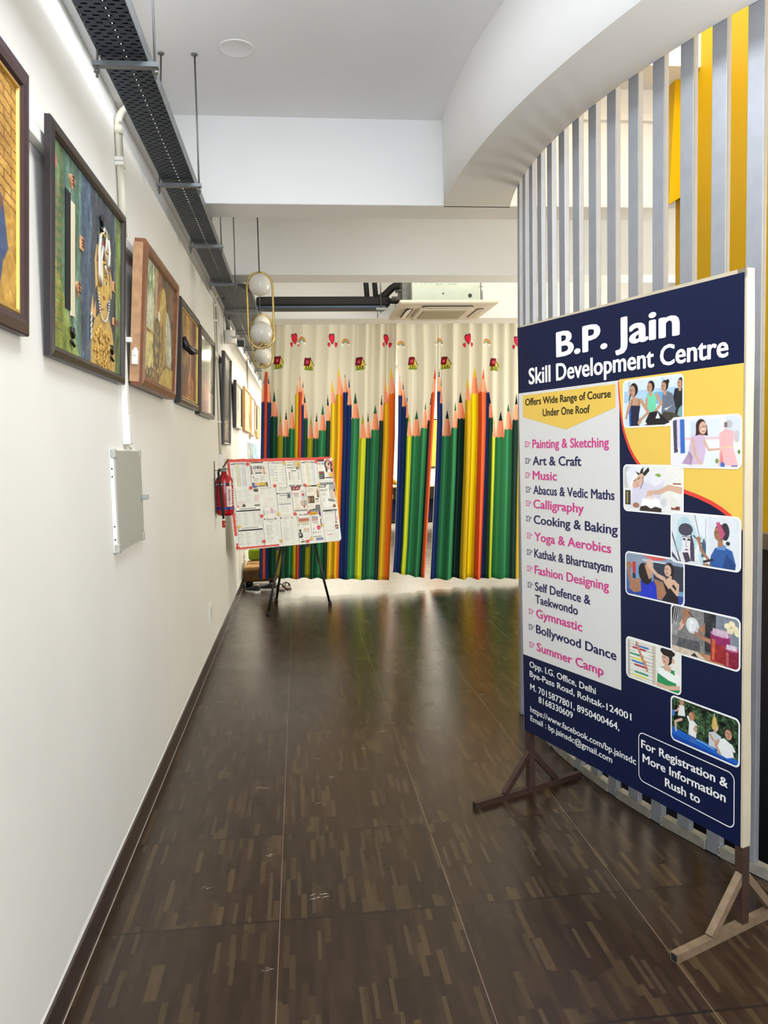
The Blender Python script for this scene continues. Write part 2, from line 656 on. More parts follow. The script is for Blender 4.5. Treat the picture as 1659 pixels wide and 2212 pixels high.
# ceiling with the round cut-out, one bay after another
yy = np.linspace(1.2, 4.8, 40)
pts = [(-0.85, -2.4), (2.5, -2.4), (2.5, 1.0)] + [(outer(y) + 0.06, y) for y in yy] + [(outer(4.8) + 0.06, 5.0), (-0.85, 5.0)]
n = len(pts)
mb = MB()
mb.add([(x, y, 3.54) for x, y in pts] + [(x, y, 3.64) for x, y in pts],
       [tuple(range(n)), tuple(range(2 * n - 1, n - 1, -1))] + [(i, i + n, (i + 1) % n + n, (i + 1) % n) for i in range(n)])
mb.box(-0.85, 5.0, 3.54, 4.6, 18.1, 3.64)
struct('ceiling', mb, M_CEIL)
# curved beam round the stairwell
yy = np.linspace(1.45, 4.82, 56)
mb = MB()
o_, i_ = [(outer(y), y) for y in yy], [(inner(y), y) for y in yy]
k = len(yy)
vs = [(x, y, 3.04) for x, y in o_] + [(x, y, 3.56) for x, y in o_] + [(x, y, 3.04) for x, y in i_] + [(x, y, 4.9) for x, y in i_] + [(x, y, 4.9) for x, y in o_]
fs = []
for a in range(k - 1):
    fs += [(a, a + 1, k + a + 1, k + a), (a, 2 * k + a, 2 * k + a + 1, a + 1), (2 * k + a, 3 * k + a, 3 * k + a + 1, 2 * k + a + 1),
           (k + a, k + a + 1, 4 * k + a + 1, 4 * k + a)]
mb.add(vs, fs, 0, False)
o = struct('trim_3', mb, M_BEAM)
for p in o.data.polygons:
    p.use_smooth = abs(p.normal.z) < 0.5
struct('trim_4', MB().box(-0.72, 4.8, 3.04, 4.6, 5.07, 4.9), M_BEAM, bevel=0.006)
struct('trim_5', MB().box(-0.72, 6.64, 3.04, 4.6, 6.94, 3.56), M_BEAM, bevel=0.006)
struct('trim_6', MB().box(-0.72, 8.44, 2.985, 4.6, 8.80, 3.56), M_BEAM, bevel=0.006)
# ledge and slab over the stairwell
mb = MB().box(1.30, 4.50, 3.75, 2.42, 4.80, 4.2).box(1.30, 4.775, 3.555, 2.42, 4.80, 3.60)
struct('trim_7', mb, M_BEAM, bevel=0.004)

# the stairwell
struct('wall_right', MB().box(2.40, 0.9, 1.10, 2.50, 4.80, 4.92), M_YEL)
mb = MB().add([(2.288, 4.66, 3.02), (2.40, 4.66, 3.085), (2.40, 4.66, 4.9), (2.385, 4.66, 4.9),
               (2.288, 4.80, 3.02), (2.40, 4.80, 3.085), (2.40, 4.80, 4.9), (2.385, 4.80, 4.9)],
              [(0, 1, 2, 3), (7, 6, 5, 4), (0, 4, 5, 1), (0, 3, 7, 4), (1, 5, 6, 2), (2, 6, 7, 3)])
struct('trim_8', mb, M_YEL)
struct('trim_9', MB().box(2.34, 0.9, 1.02, 2.52, 4.80, 1.10), mat('grey_brown_stone', (128, 112, 92), 0.5, vary=0.2))
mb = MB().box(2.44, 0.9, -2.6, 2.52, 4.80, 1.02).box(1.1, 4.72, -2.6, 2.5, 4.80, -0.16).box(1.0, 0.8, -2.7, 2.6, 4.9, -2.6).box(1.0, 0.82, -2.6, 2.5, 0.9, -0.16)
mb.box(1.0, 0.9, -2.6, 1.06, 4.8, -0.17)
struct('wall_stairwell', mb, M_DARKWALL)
struct('ceiling_stairwell', MB().box(0.9, 0.8, 4.9, 2.6, 4.9, 5.0), M_CEIL)
mb = MB().box(2.40, -2.4, -0.16, 2.50, 0.9, 4.95).box(1.6, 0.84, 3.04, 2.45, 0.9, 4.95)
struct('wall_side', mb, M_WALL)
# entrance wall behind the camera, with its opening
mb = MB().box(-0.85, -2.4, 0, -0.42, -2.3, 3.56).box(1.92, -2.4, 0, 2.5, -2.3, 3.56).box(-0.42, -2.4, 2.92, 1.92, -2.3, 3.56)
struct('wall_back', mb, M_WALL)
mb = MB().box(4.5, 4.7, -0.16, 4.6, 18.1, 3.56).box(2.5, 4.70, -0.16, 4.5, 4.80, 3.56)
struct('wall_hall', mb, M_WALL)
mb = MB()
for z_ in (0.76, 2.50):
    mb.box(4.46, 5.1, z_, 4.50, 8.3, z_ + 0.05)
for y_ in (5.1, 6.7, 8.25):
    mb.box(4.46, y_, 0.76, 4.50, y_ + 0.05, 2.55)
struct('added_window_1', mb, M_WHITEP)  # unseen frame set round the added side fill
struct('wall_far', MB().box(-0.85, 18.0, -0.16, 4.6, 18.1, 3.56), M_WALL)

# round blank cover on the ceiling
mb = MB().lathe([(0.0005, 0.0), (0.078, 0.0), (0.080, -0.001), (0.085, -0.001), (0.086, 0.0015), (0.086, 0.003)], n=40)
o = mb.build('ceiling_cover', M_CEIL, M=(-0.236, 4.025, 3.537))
tag(o, 'round white blank cover plate set flush in the ceiling before the first beam', 'cover plate')

# ------------------------------------------------------------------ slat screen round the stairwell
scr = thing('slat_screen', 'curved screen of upright silver metal slats around the yellow stairwell', 'screen', (0, 0, 0))
P0 = 0.1435
slat_s = [-0.35 + P0 * i for i in range(19)]
for i, s in enumerate(slat_s):
    a = PI + s / AR_
    rad = Vector((math.cos(a), math.sin(a), 0))
    tan = Vector((-math.sin(a), math.cos(a), 0))
    c = Vector((*arc(s, AR_ - 0.0145), 0))
    z0 = 0.002 if i % 2 == 0 else 0.043
    lean = 0.0075 * max(0.0, 1 - i / 4)          # end slats tilted, feet shifted left, to match their line in the image
    M = Matrix.Rotation(lean, 4, 'Y')
    M = Matrix.Translation((c.x - 0.024 * max(0.0, 1 - i / 4), c.y, 0)) @ M @ Matrix(((tan.x, -rad.x, 0, 0), (tan.y, -rad.y, 0, 0), (0, 0, 1, 0), (0, 0, 0, 1)))
    MB().box(-0.031, -0.0125, z0, 0.031, 0.0125, 3.42).build('slat', M_ALU, scr, M, bevel=0.002)
    if i % 2 == 0 and i + 2 < len(slat_s):
        p, q = Vector((*arc(s + 0.033, AR_ - 0.016), 0.022)), Vector((*arc(slat_s[i + 2] - 0.033, AR_ - 0.016), 0.022))
        b_ = MB().bar(p, q, 0.036, 0.040)
        for pp in (p, q):
            for dz in (-0.014, -0.004, 0.008, 0.018):
                b_.lathe([(0.001, -0.004), (0.005, 0), (0.001, 0.004)], pp + Vector((random.uniform(-.004, .004) - .018 * rad.x * -1, -.018 * rad.y * -1 + random.uniform(-.004, .004), dz)), 6)
        b_.build('bottom_rail', M_RAIL, scr, bevel=0.002)

# ------------------------------------------------------------------ cable tray along the left wall


def tray_mat():
    m = mat('perforated_tray_steel', (58, 70, 84), 0.45, metal=0.55, vary=0.1, scale=10)
    nt = m.node_tree
    N, L = nt.nodes, nt.links
    tc = N.new('ShaderNodeTexCoord')
    sp = N.new('ShaderNodeSeparateXYZ')
    L.new(tc.outputs['Object'], sp.inputs[0])

    def ma(op, a, bb=None):
        n = N.new('ShaderNodeMath')
        n.operation = op
        for i, v in enumerate((a, bb)):
            if v is None:
                continue
            if isinstance(v, (int, float)):
                n.inputs[i].default_value = v
            else:
                L.new(v, n.inputs[i])
        return n.outputs[0]
    # slotted holes: rows across the tray, every second row shifted
    row = ma('DIVIDE', sp.outputs[1], 0.021)
    par = ma('MULTIPLY', ma('FRACT', ma('MULTIPLY', ma('FLOOR', row), 0.5)), 1.0)
    u = ma('FRACT', ma('ADD', ma('DIVIDE', sp.outputs[0], 0.040), par))
    v = ma('FRACT', row)
    hu = ma('LESS_THAN', ma('ABSOLUTE', ma('SUBTRACT', u, 0.5)), 0.26)
    hv = ma('LESS_THAN', ma('ABSOLUTE', ma('SUBTRACT', v, 0.5)), 0.20)
    hole = ma('MULTIPLY', hu, hv)
    out = N['Material Output']
    t = N.new('ShaderNodeBsdfTransparent')
    mx = N.new('ShaderNodeMixShader')
    L.new(hole, mx.inputs['Fac'])
    L.new(N['Principled BSDF'].outputs[0], mx.inputs[1])
    L.new(t.outputs[0], mx.inputs[2])
    L.new(mx.outputs[0], out.inputs['Surface'])
    return m


M_PERF = tray_mat()
tr = thing('cable_tray', 'long perforated dark steel cable tray hung under the ceiling along the left wall', 'cable tray', (0, 0, 0))
ZT = 2.93


def tray_run(name, ya, yb, xa, xb, ya2=None):
    """bottom sheet with slots, two upstanding sides"""
    mbt = MB()
    mbt.add([(xa, ya, ZT), (xb, ya, ZT), (xb, yb, ZT), (xa, yb, ZT)], [(0, 1, 2, 3)])
    mbt.build(name, M_PERF, tr, fix=False)
    mbs = MB().box(xa - 0.0015, ya, ZT - 0.001, xa + 0.0005, yb, ZT + 0.05).box(xb - 0.0005, ya, ZT - 0.001, xb + 0.0015, yb, ZT + 0.05)
    mbs.box(xa - 0.0015, ya, ZT + 0.048, xa + 0.012, yb, ZT + 0.05).box(xb - 0.012, ya, ZT + 0.048, xb + 0.0015, yb, ZT + 0.05)
    mbs.build('tray_side', M_STEEL, tr)


tray_run('tray_bottom', -2.2, 6.42, -0.630, -0.474)
# reducer and the wider run
mb = MB().add([(-0.630, 6.42, ZT - 0.002), (-0.474, 6.42, ZT - 0.002), (-0.345, 6.86, ZT - 0.002), (-0.345, 7.1, ZT - 0.002), (-0.630, 7.1, ZT - 0.002)], [(0, 1, 2, 3, 4)])
mb.build('tray_reducer', M_PERF, tr, fix=False)
mb = MB().bar((-0.474, 6.42, ZT + 0.024), (-0.345, 6.86, ZT + 0.024), 0.002, 0.05).box(-0.6315, 6.42, ZT, -0.6295, 7.1, ZT + 0.05).box(-0.346, 6.86, ZT, -0.344, 7.1, ZT + 0.05)
mb.build('reducer_side', M_STEEL, tr)
for x, y in ((-0.60, 6.50), (-0.50, 6.50), (-0.60, 7.03), (-0.40, 7.03), (-0.39, 6.78)):
    MB().lathe([(0.001, -0.012), (0.009, -0.010), (0.009, -0.003), (0.001, -0.002)], (x, y, ZT), 8).build('bolt', M_BLACKM, tr)
tray_run('tray_bottom', 7.1, 17.9, -0.630, -0.345)
# the cables lying in it, over flat dark sheets added to darken the slots
mb = MB().box(-0.626, -2.1, 2.934, -0.551, 17.8, 2.938).box(-0.541, -2.1, 2.934, -0.478, 6.5, 2.938).box(-0.541, 6.5, 2.934, -0.35, 17.8, 2.938)
for i in range(11):
    x = -0.618 + 0.0125 * i
    if i in (6,):
        continue
    ysx = np.linspace(-2.1, 17.8, 46)
    mb.tube([(x + 0.003 * math.sin(y * 1.3 + i), y, ZT + 0.010 + 0.0012 * (i % 3)) for y in ysx], 0.0064, 6)
for i in range(9):
    mb.tube([(-0.475 + 0.0135 * i, y, ZT + 0.011) for y in np.linspace(7.0, 17.8, 20)], 0.0066, 6)
mb.build('cable', mat('dark_cable_and_sheet', (24, 26, 32), 0.6), tr)

strut_y = [2.88, 4.095, 5.245, 6.38, 7.60, 8.93, 10.3, 11.5, 12.8, 14.1]
for i, y in enumerate(strut_y):
    xb = -0.437 if y < 7 else -0.305
    s_ = MB()
    s_.box(-0.657, y - 0.014, 2.900, xb, y + 0.014, 2.904).box(-0.657, y - 0.014, 2.904, xb, y - 0.011, 2.916).box(-0.657, y + 0.011, 2.904, xb, y + 0.014, 2.916)
    so = s_.build('support_strut', M_STEEL, tr)
    top = 3.54
    for bm_y0, bm_y1 in ((4.8, 5.07), (6.64, 6.94), (8.44, 8.80)):
        if bm_y0 - 0.02 < y < bm_y1 + 0.02:
            top = 3.04
    for x, xt in ((-0.645, -0.607), (xb - 0.012, xb - 0.008)):
        r_ = MB().tube([(x, y, 2.865), (xt if top > 3.1 else x, y, top)], 0.0045, 8)
        r_.lathe([(0.004, -0.012), (0.016, -0.004), (0.016, 0.0), (0.004, 0.001)], (xt if top > 3.1 else x, y, top - 0.001), 12)
        r_.lathe([(0.004, 0), (0.010, 0.0), (0.010, 0.009), (0.004, 0.009)], (x, y, 2.881), 6)
        r_.build('hanging_rod', M_ROD, tr)

# branch tray with black insulated pipes, running to the air conditioner
br = thing('branch_tray', 'black pipe bundle on a narrow tray running from the cable tray to the air conditioner', 'pipe tray', (-0.02, -0.28, -0.05))  # offset pulls it toward the camera, roughly along the line of sight
MB().box(-0.34, 8.12, 3.062, 0.98, 8.28, 3.155).build('pipe_bundle', M_BLACK, br, bevel=0.025, seg=3)
mb = MB().box(-0.34, 8.105, 3.035, 0.93, 8.107, 3.058).box(-0.34, 8.105, 3.035, 0.93, 8.29, 3.037)
mb.build('perforated_channel', M_PERF, br, fix=False)
for x in (0.745, 0.832):
    MB().tube([(x + 0.012, 8.19, 3.10), (x, 8.19, 3.30), (x - 0.006, 8.19, 3.588)], 0.026, 12).build('insulated_pipe', M_BLACK, br)
mb = MB().tube([(0.88, 8.09, 2.985), (0.88, 8.09, 3.588)], 0.006, 8)
mb.tube([(0.845, 8.085, 3.03), (0.845, 8.085, 2.935)], 0.005, 8)
mb.box(0.83, 8.07, 3.010, 0.93, 8.10, 3.033)
mb.build('threaded_rod', M_ROD, br)
MB().tube([(0.86, 8.16, 3.13), (0.93, 8.15, 3.17), (0.99, 8.12, 3.225), (1.02, 8.10, 3.243), (1.085, 8.08, 3.242)], 0.036, 14).build('insulated_pipe', M_BLACK, br)
MB().tube([(0.95, 8.14, 3.11), (1.02, 8.11, 3.10), (1.085, 8.10, 3.10)], 0.026, 12).build('insulated_pipe', M_BLACK, br)

# ------------------------------------------------------------------ cassette air conditioner
ac = thing('air_conditioner', 'white cassette air conditioner with a bare metal body hung under the ceiling before the curtain', 'air conditioner', (-0.053, -0.282, -0.05))  # offset pulls the unit toward the camera along its line of sight
AX0, AX1, AY0, AY1 = 1.05, 2.00, 7.68, 8.62
M_ACW = mat('warm_white_plastic', (226, 214, 196), 0.4)
M_ACG = mat('zinc_coated_sheet', (168, 176, 166), 0.45, metal=0.25, vary=0.06, scale=10)
mb = MB().box(1.175, 7.76, 3.03, 1.83, 8.56, 3.262)
o = mb.build('body', M_ACG, ac, bevel=0.006)
mb = MB()
for x in (1.215, 1.262, 1.30, 1.35, 1.41, 1.53, 1.60):
    mb.box(x, 7.7575, 3.19, x + 0.002, 7.7605, 3.258)
mb.box(1.41, 7.7575, 3.19, 1.47, 7.7605, 3.192).box(1.53, 7.7575, 3.19, 1.60, 7.7605, 3.192)
mb.build('seam', mat('grey_seam', (110, 114, 108), 0.5), o)
mb = MB()
for x, z, r in ((1.475, 3.105, 0.008), (1.735, 3.085, 0.019)):
    mb.prism([(x + r * math.cos(t), z + r * math.sin(t)) for t in np.linspace(0, 2 * PI, 18)[:-1]], 7.757, 7.7605)
mb.build('knockout_hole', M_BLACKM, o)
pan = MB().add([(AX0, AY0, 3.012), (AX1, AY0, 3.012), (AX1, AY1, 3.012), (AX0, AY1, 3.012),
                (AX0 + .008, AY0 + .008, 3.0), (AX1 - .008, AY0 + .008, 3.0), (AX1 - .008, AY1 - .008, 3.0), (AX0 + .008, AY1 - .008, 3.0),
                (AX0 + .105, AY0 + .105, 2.990), (AX1 - .105, AY0 + .105, 2.990), (AX1 - .105, AY1 - .105, 2.990), (AX0 + .105, AY1 - .105, 2.990),
                (AX0, AY0, 3.030), (AX1, AY0, 3.030), (AX1, AY1, 3.030), (AX0, AY1, 3.030)],
               [(0, 4, 5, 1), (1, 5, 6, 2), (2, 6, 7, 3), (3, 7, 4, 0), (4, 8, 9, 5), (5, 9, 10, 6), (6, 10, 11, 7), (7, 11, 8, 4), (8, 11, 10, 9),
                (12, 0, 1, 13), (13, 1, 2, 14), (14, 2, 3, 15), (15, 3, 0, 12), (12, 13, 14, 15)]).build('panel', M_ACW, ac)
# intake grille in the middle, a little lower than the panel
mb = MB().box(AX0 + .21, AY0 + .20, 2.972, AX1 - .21, AY1 - .20, 2.992)
gr = mb.build('intake_grille', M_ACW, ac, bevel=0.012, seg=3)
mb = MB().box(AX0 + .265, AY0 + .25, 2.966, AX1 - .265, AY1 - .25, 2.973)
mb.build('filter_mesh', mat('beige_filter', (178, 168, 140), 0.8), gr, bevel=0.002)
# outlet slots and flaps on the four sides
cx, cy = (AX0 + AX1) / 2, (AY0 + AY1) / 2
for k in range(4):
    a = k * PI / 2
    M = Matrix.Translation((cx, cy, 0)) @ Matrix.Rotation(a, 4, 'Z')
    sl = MB().prism(rrect(-0.25, -0.385, 0.25, -0.315, 0.030), 2.9862, 2.9935)
    sl.v = [(x, z, y) for x, y, z in sl.v]
    sl.build('outlet_slot', M_BLACKM, ac, M)
    ang = 0.30 if k == 3 else 0.10
    fl = MB().prism(rrect(-0.235, -0.030, 0.235, 0.030, 0.028), -0.003, 0.003)
    fl.v = [(x, z, y) for x, y, z in fl.v]
    fl.build('flap', M_ACW, ac, M @ Matrix.Translation((0, -0.352, 2.982)) @ Matrix.Rotation(ang, 4, 'X'))
mb = MB()
for k in range(2):
    mb.bar((AX0 + .19, AY0 + .30 + .36 * k, 2.988), (AX0 + .19, AY0 + .62 + .02 * k, 2.988), 0.004, 0.004)
mb.build('panel_seam', mat('tan_seam', (150, 138, 116), 0.6), pan)
# valves and hangers
mb = MB().box(1.095, 7.85, 3.045, 1.176, 8.20, 3.24).tube([(1.01, 8.0, 3.105), (1.10, 7.98, 3.10), (1.15, 7.95, 3.11)], 0.020, 10)
mb.tube([(1.04, 7.94, 3.16), (1.12, 7.90, 3.165), (1.17, 7.90, 3.17)], 0.013, 10)
mb.build('valve_box', mat('dull_grey_metal', (96, 98, 94), 0.5, metal=0.4, vary=0.3, scale=18), ac)
for x in (1.135, 1.875):
    for y in (7.90, 8.45):
        mb = MB().tube([(x, y, 3.06), (x, y, 3.588)], 0.005, 8)
        mb.box(x - 0.035, y - 0.012, 3.05, x - 0.031, y + 0.012, 3.20).box(x - 0.035, y - 0.012, 3.196, x + 0.02, y + 0.012, 3.20)
        mb.box(x + 0.012, y - 0.012, 3.05, x + 0.016, y + 0.012, 3.16)
        mb.build('hanger', M_ROD, ac)

# ------------------------------------------------------------------ pendant lamps


def pendant(x, y, zb, zt, label):
    t = thing('pendant_lamp', label, 'lamp', (x, y, 0), group='brass ring pendant lamps')
    hw = 0.093
    pts = []
    for i in range(25):
        a = PI * i / 24
        pts.append((hw * math.cos(a), 0, zt - hw + hw * math.sin(a)))
    for i in range(25):
        a = PI + PI * i / 24
        pts.append((hw * math.cos(a), 0, zb + hw + hw * math.sin(a)))
    MB().tube(pts, 0.0075, 10, closed=True).build('ring', M_BRASS, t, Matrix.Rotation(0.12, 4, 'Z'))
    for k, zc in enumerate((zt - 0.088, zb + 0.112)):
        prof = [(0.001, -0.081)] + [(0.081 * math.cos(a), 0.081 * math.sin(a)) for a in np.linspace(-PI / 2 + 0.15, PI / 2 - 0.15, 22)] + [(0.001, 0.081)]
        g = MB().lathe(prof, (0, 0, zc), 32).build('globe', M_OPAL, t)
        zz = zc + 0.078 if k == 0 else zc - 0.094
        MB().lathe([(0.001, 0), (0.034, 0), (0.036, 0.005), (0.036, 0.010), (0.028, 0.017), (0.001, 0.018)] if k else [(0.001, 0), (0.02, 0), (0.02, 0.008), (0.001, 0.01)],
                   (0, 0, zz), 20).build('cap', M_BRASS, g)
    MB().tube([(0, 0, zt + 0.0), (0.001, 0, 3.53 if zt > 2.885 else 2.894)], 0.004, 8).build('cable', M_BLACKM, t)
    if zt < 2.885:
        return t
    MB().lathe([(0.001, -0.02), (0.04, -0.018), (0.045, 0), (0.001, 0.001)], (0, 0, 3.539), 20).build('ceiling_rose', M_BRASS, t)
    return t


pendant(-0.240, 5.90, 2.345, 2.892, 'nearer pendant lamp: brass capsule ring holding two white glass globes')
pendant(-0.300, 7.56, 2.385, 2.880, 'farther pendant lamp with two white globes, seen through and below the nearer lamp')

# ------------------------------------------------------------------ conduits, rail and small fittings on the left wall
mb = MB().box(WX, -2.2, 2.437, WX + 0.026, 7.62, 2.478)
tag(mb.build('picture_rail', M_WHITEP, bevel=0.003), 'white rail along the left wall from which the paintings hang', 'rail')


def conduit(y, ztop, zbot, label, r=0.015):
    t = thing('conduit', label, 'conduit', (0, 0, 0))
    x = WX + r + 0.002
    p = [(x, y, zbot), (x, y, ztop - 0.09)]
    for i in range(9):
        a = PI / 2 * i / 8
        p.append((x + 0.075 * (1 - math.cos(a)), y, ztop - 0.09 + 0.075 * math.sin(a)))
    p.append((x + 0.20, y, ztop - 0.015))
    MB().tube(p, r, 14).build('pipe', M_IVORY, t)
    mb = MB()
    mb.lathe([(r, 0), (r + 0.0025, 0), (r + 0.0025, 0.03), (r, 0.03)], (x, y, ztop - 0.13), 16)
    mb.build('collar', M_IVORY, t)
    for z in (ztop - 0.26, zbot + 0.3):
        MB().box(WX, y - r - 0.012, z, WX + 2 * r + 0.005, y + r + 0.012, z + 0.016).build('saddle_clip', M_WHITEP, t, bevel=0.002)
    return t


conduit(3.43, 3.02, 2.478, 'thick ivory conduit pipe bending up to the tray between the green and brown paintings')
conduit(7.22, 3.02, 1.56, 'thin ivory conduit pipe dropping down the wall beside the tall dark artwork', 0.012)
conduit(11.65, 3.02, 1.80, 'ivory conduit pipe on the hall wall beyond the curtain', 0.012)

t = thing('cable_trunking', 'white cable trunking dropping down the wall to the grey electrical box', 'trunking', (0, 0, 0))
MB().box(WX, 3.315, 1.70, WX + 0.024, 3.352, 2.437).build('channel', M_WHITEP, t, Matrix.Translation((0, 0, 0)), bevel=0.002)
MB().box(WX, 3.305, 1.615, WX + 0.030, 3.362, 1.735).build('end_sleeve', M_WHITEP, t, bevel=0.003)
MB().box(WX + 0.024, 3.318, 2.03, WX + 0.05, 3.345, 2.05).build('clip', M_WHITEP, t, bevel=0.002)
MB().tube([(WX + 0.012, 3.33, 1.62), (WX + 0.016, 3.335, 1.608), (WX + 0.02, 3.35, 1.602), (WX + 0.018, 3.37, 1.598)], 0.004, 6).build('wire', M_IVORY, t)

bx = thing('electrical_box', 'flat grey electrical panel box with a small latch on the left wall', 'electrical box', (0, 0, 0))
mb = MB().box(WX, 3.056, 1.198, WX + 0.016, 3.556, 1.593)
mb.build('case', M_WHITEP, bx, bevel=0.003)
M_GREYP = mat('grey_painted_sheet', (170, 170, 160), 0.4)
MB().box(WX + 0.0155, 3.066, 1.205, WX + 0.0205, 3.554, 1.589).build('door', M_GREYP, bx, bevel=0.002)
mb = MB()
for y in (3.054, 3.521):
    for z in (1.195, 1.558):
        mb.box(WX + 0.003, y, z, WX + 0.023, y + 0.038, z + 0.038)
mb.build('corner_cap', M_GREYP, bx, bevel=0.006)
mb = MB().box(WX + 0.020, 3.518, 1.376, WX + 0.048, 3.550, 1.396)
mb.build('latch', mat('latch_zinc', (158, 158, 150), 0.4, metal=0.4), bx, bevel=0.003)
mb = MB()
for z in (1.49, 1.52, 1.25, 1.30):
    mb.lathe([(0.001, -0.003), (0.004, 0), (0.001, 0.003)], (WX + 0.009, 3.0545, z), 8)
mb.build('screw', M_BLACKM, bx)

so = thing('wall_socket', 'small white double wall socket low on the left wall above the skirting', 'socket', (0, 0, 0))
MB().box(WX, 5.945, 0.292, WX + 0.010, 6.105, 0.440).build('plate', M_WHITEP, so, bevel=0.003)
for y in (5.972, 6.035):
    MB().box(WX + 0.009, y, 0.322, WX + 0.015, y + 0.045, 0.410).build('switch', M_IVORY, so, bevel=0.002)

sw = thing('switch_box', 'slim white switch box on the wall above the fire extinguisher', 'switch box', (0, 0, 0))
MB().box(WX, 7.13, 1.415, WX + 0.045, 7.31, 1.575).build('box', M_WHITEP, sw, bevel=0.004)
MB().box(WX + 0.044, 7.16, 1.46, WX + 0.05, 7.28, 1.54).build('rocker', M_IVORY, sw, bevel=0.002)

cc = thing('security_camera', 'white security camera with a black square face on a bracket high on the left wall', 'security camera', (0, 0, 0))
MB().lathe([(0.001, 0), (0.058, 0), (0.058, 0.13), (0.001, 0.13)], (WX + 0.06, 8.18, 2.70), 24).build('junction_box', M_WHITEP, cc, bevel=0.004)
p = [(WX + 0.045, 8.18, 2.82), (WX + 0.045, 8.18, 2.97), (WX + 0.06, 8.18, 3.008), (WX + 0.095, 8.18, 3.018), (WX + 0.17, 8.18, 3.018)]
MB().tube(p, 0.022, 12).build('conduit_bend', M_STEEL, cc)
MB().tube([(WX + 0.10, 8.16, 2.76), (-0.555, 8.0, 2.735), (-0.53, 7.90, 2.705)], 0.012, 10).build('bracket_arm', M_WHITEP, cc)
body = MB().bar((-0.535, 7.99, 2.685), (-0.515, 7.76, 2.640), 0.078, 0.070).build('housing', M_WHITEP, cc, bevel=0.012, seg=3)
MB().bar((-0.5152, 7.762, 2.6403), (-0.5145, 7.754, 2.6388), 0.068, 0.060).build('lens_face', M_BLACKM, body, bevel=0.004)
MB().bar((-0.525, 7.93, 2.718), (-0.511, 7.73, 2.683), 0.086, 0.004).build('sun_shade', M_WHITEP, body)

# ------------------------------------------------------------------ paintings on the left wall
M_CANVAS = mat_attr('painted_canvas', 0.45, 0.4, bump=0.25, bscale=160)
M_GLAZED = mat_attr('glazed_picture', 0.12, 0.5)
M_MAROON = mat('dark_maroon_frame', (58, 34, 38), 0.35, vary=0.15, scale=20)
M_BLKFRAME = mat('dark_bronze_frame', (52, 46, 48), 0.3, metal=0.3)
M_OAK = mat('reddish_wood_frame', (116, 68, 36), 0.4, vary=0.25, scale=14)
M_GOLD = mat('gold_slip', (196, 158, 78), 0.35, metal=0.5)
M_EBONY = mat('ebony_frame', (34, 26, 28), 0.35)
M_BOARD = mat('brown_backing', (118, 92, 66), 0.8, vary=0.15)
M_CREAM = mat('cream_wood', (214, 202, 172), 0.6)


def frame_mesh(Wd, Hd, bw, d, lip=0.008, rise=0.0):
    """mitred frame: outside, raised front, sloping inner edge"""
    mb = MB()

    def loop(a, y):
        return [(a, y, a), (Wd - a, y, a), (Wd - a, y, Hd - a), (a, y, Hd - a)]
    loops = [loop(0, d), loop(0, 0.004), loop(0.004, 0.0), loop(bw * 0.55, -rise), loop(bw - lip, 0.0), loop(bw, 0.010), loop(bw, d)]
    vs = [v for l in loops for v in l]
    fs = []
    for i in range(len(loops) - 1):
        for j in range(4):
            k = (j + 1) % 4
            fs.append((i * 4 + j, i * 4 + k, (i + 1) * 4 + k, (i + 1) * 4 + j))
    j = len(loops) - 1
    for i in range(4):
        fs.append((j * 4 + i, j * 4 + (i + 1) % 4, (i + 1) % 4, i))
    return mb.add(vs, fs)


def painting(label, y0, y1, z0, z1, xb, xt, d, bw, fm, paint, m=M_CANVAS, slip=None, rise=0.004, name='framed_painting'):
    Wd = y1 - y0
    Hd = (z1 - z0)
    t = thing(name, label, 'painting', wall_frame(y0, z0, xb, xt, Hd), group='paintings along the left wall')
    frame_mesh(Wd, Hd, bw, d, rise=rise).build('frame', fm, t)
    MB().box(0.006, d - 0.004, 0.006, Wd - 0.006, d - 0.001, Hd - 0.006).build('backing', M_BOARD, t)
    if slip:
        frame_mesh(Wd - 2 * bw + 0.006, Hd - 2 * bw + 0.006, 0.014, d * 0.4, lip=0.003, rise=0.0).build('gold_slip', slip, t, (bw - 0.003, 0.006, bw - 0.003))
    picture('canvas', paint, bw - 0.003, bw - 0.003, Wd - bw + 0.003, Hd - bw + 0.003, 0.013, m, t)
    return t


# brick wall and a blue figure, cut by the frame of view
p = Paint(180, 150, (186, 142, 62), 1.4)
p.noise((26, 24, 16), 14, 12, 3).noise((14, 12, 8), 60, 60, 4)
p.poly([(0.0, 1), (0.86, 1.0), (1, 0.92), (1, .42), (.9, .40), (.62, .5), (.2, .6), (0, .62)], (178, 128, 52), .55)
for i in range(14):
    y = 0.46 + 0.042 * i
    p.line([(0.0, y + 0.16), (0.5, y + 0.06), (1.0, y - 0.02)], 0.006, (96, 62, 22))
    for j in range(9):
        x = (j + (i % 2) * .5) / 9
        yy_ = y + .16 - .18 * x
        p.line([(x, yy_), (x, yy_ + .042)], 0.006, (104, 66, 26))
p.poly([(.50, .0), (.52, .34), (.60, .52), (.74, .56), (.88, .46), (.92, .26), (.88, .20), (.84, .0)], (58, 78, 118))
p.poly([(.62, .04), (.64, .36), (.70, .5), (.78, .5), (.80, .2), (.76, .04)], (74, 96, 140))
p.line([(.86, .44), (.80, .30), (.66, .24)], .05, (120, 72, 42))
p.rect(.68, .54, .75, .64, (128, 78, 46)).ell(.71, .73, .075, .12, (62, 38, 30)).ell(.725, .70, .052, .095, (140, 88, 52))
p.line([(.71, .71), (.73, .71)], .012, (40, 24, 20)).line([(.745, .71), (.765, .71)], .012, (40, 24, 20)).line([(.735, .645), (.76, .645)], .012, (110, 44, 36))
p.noise((10, 9, 7), 40, 30, 5)
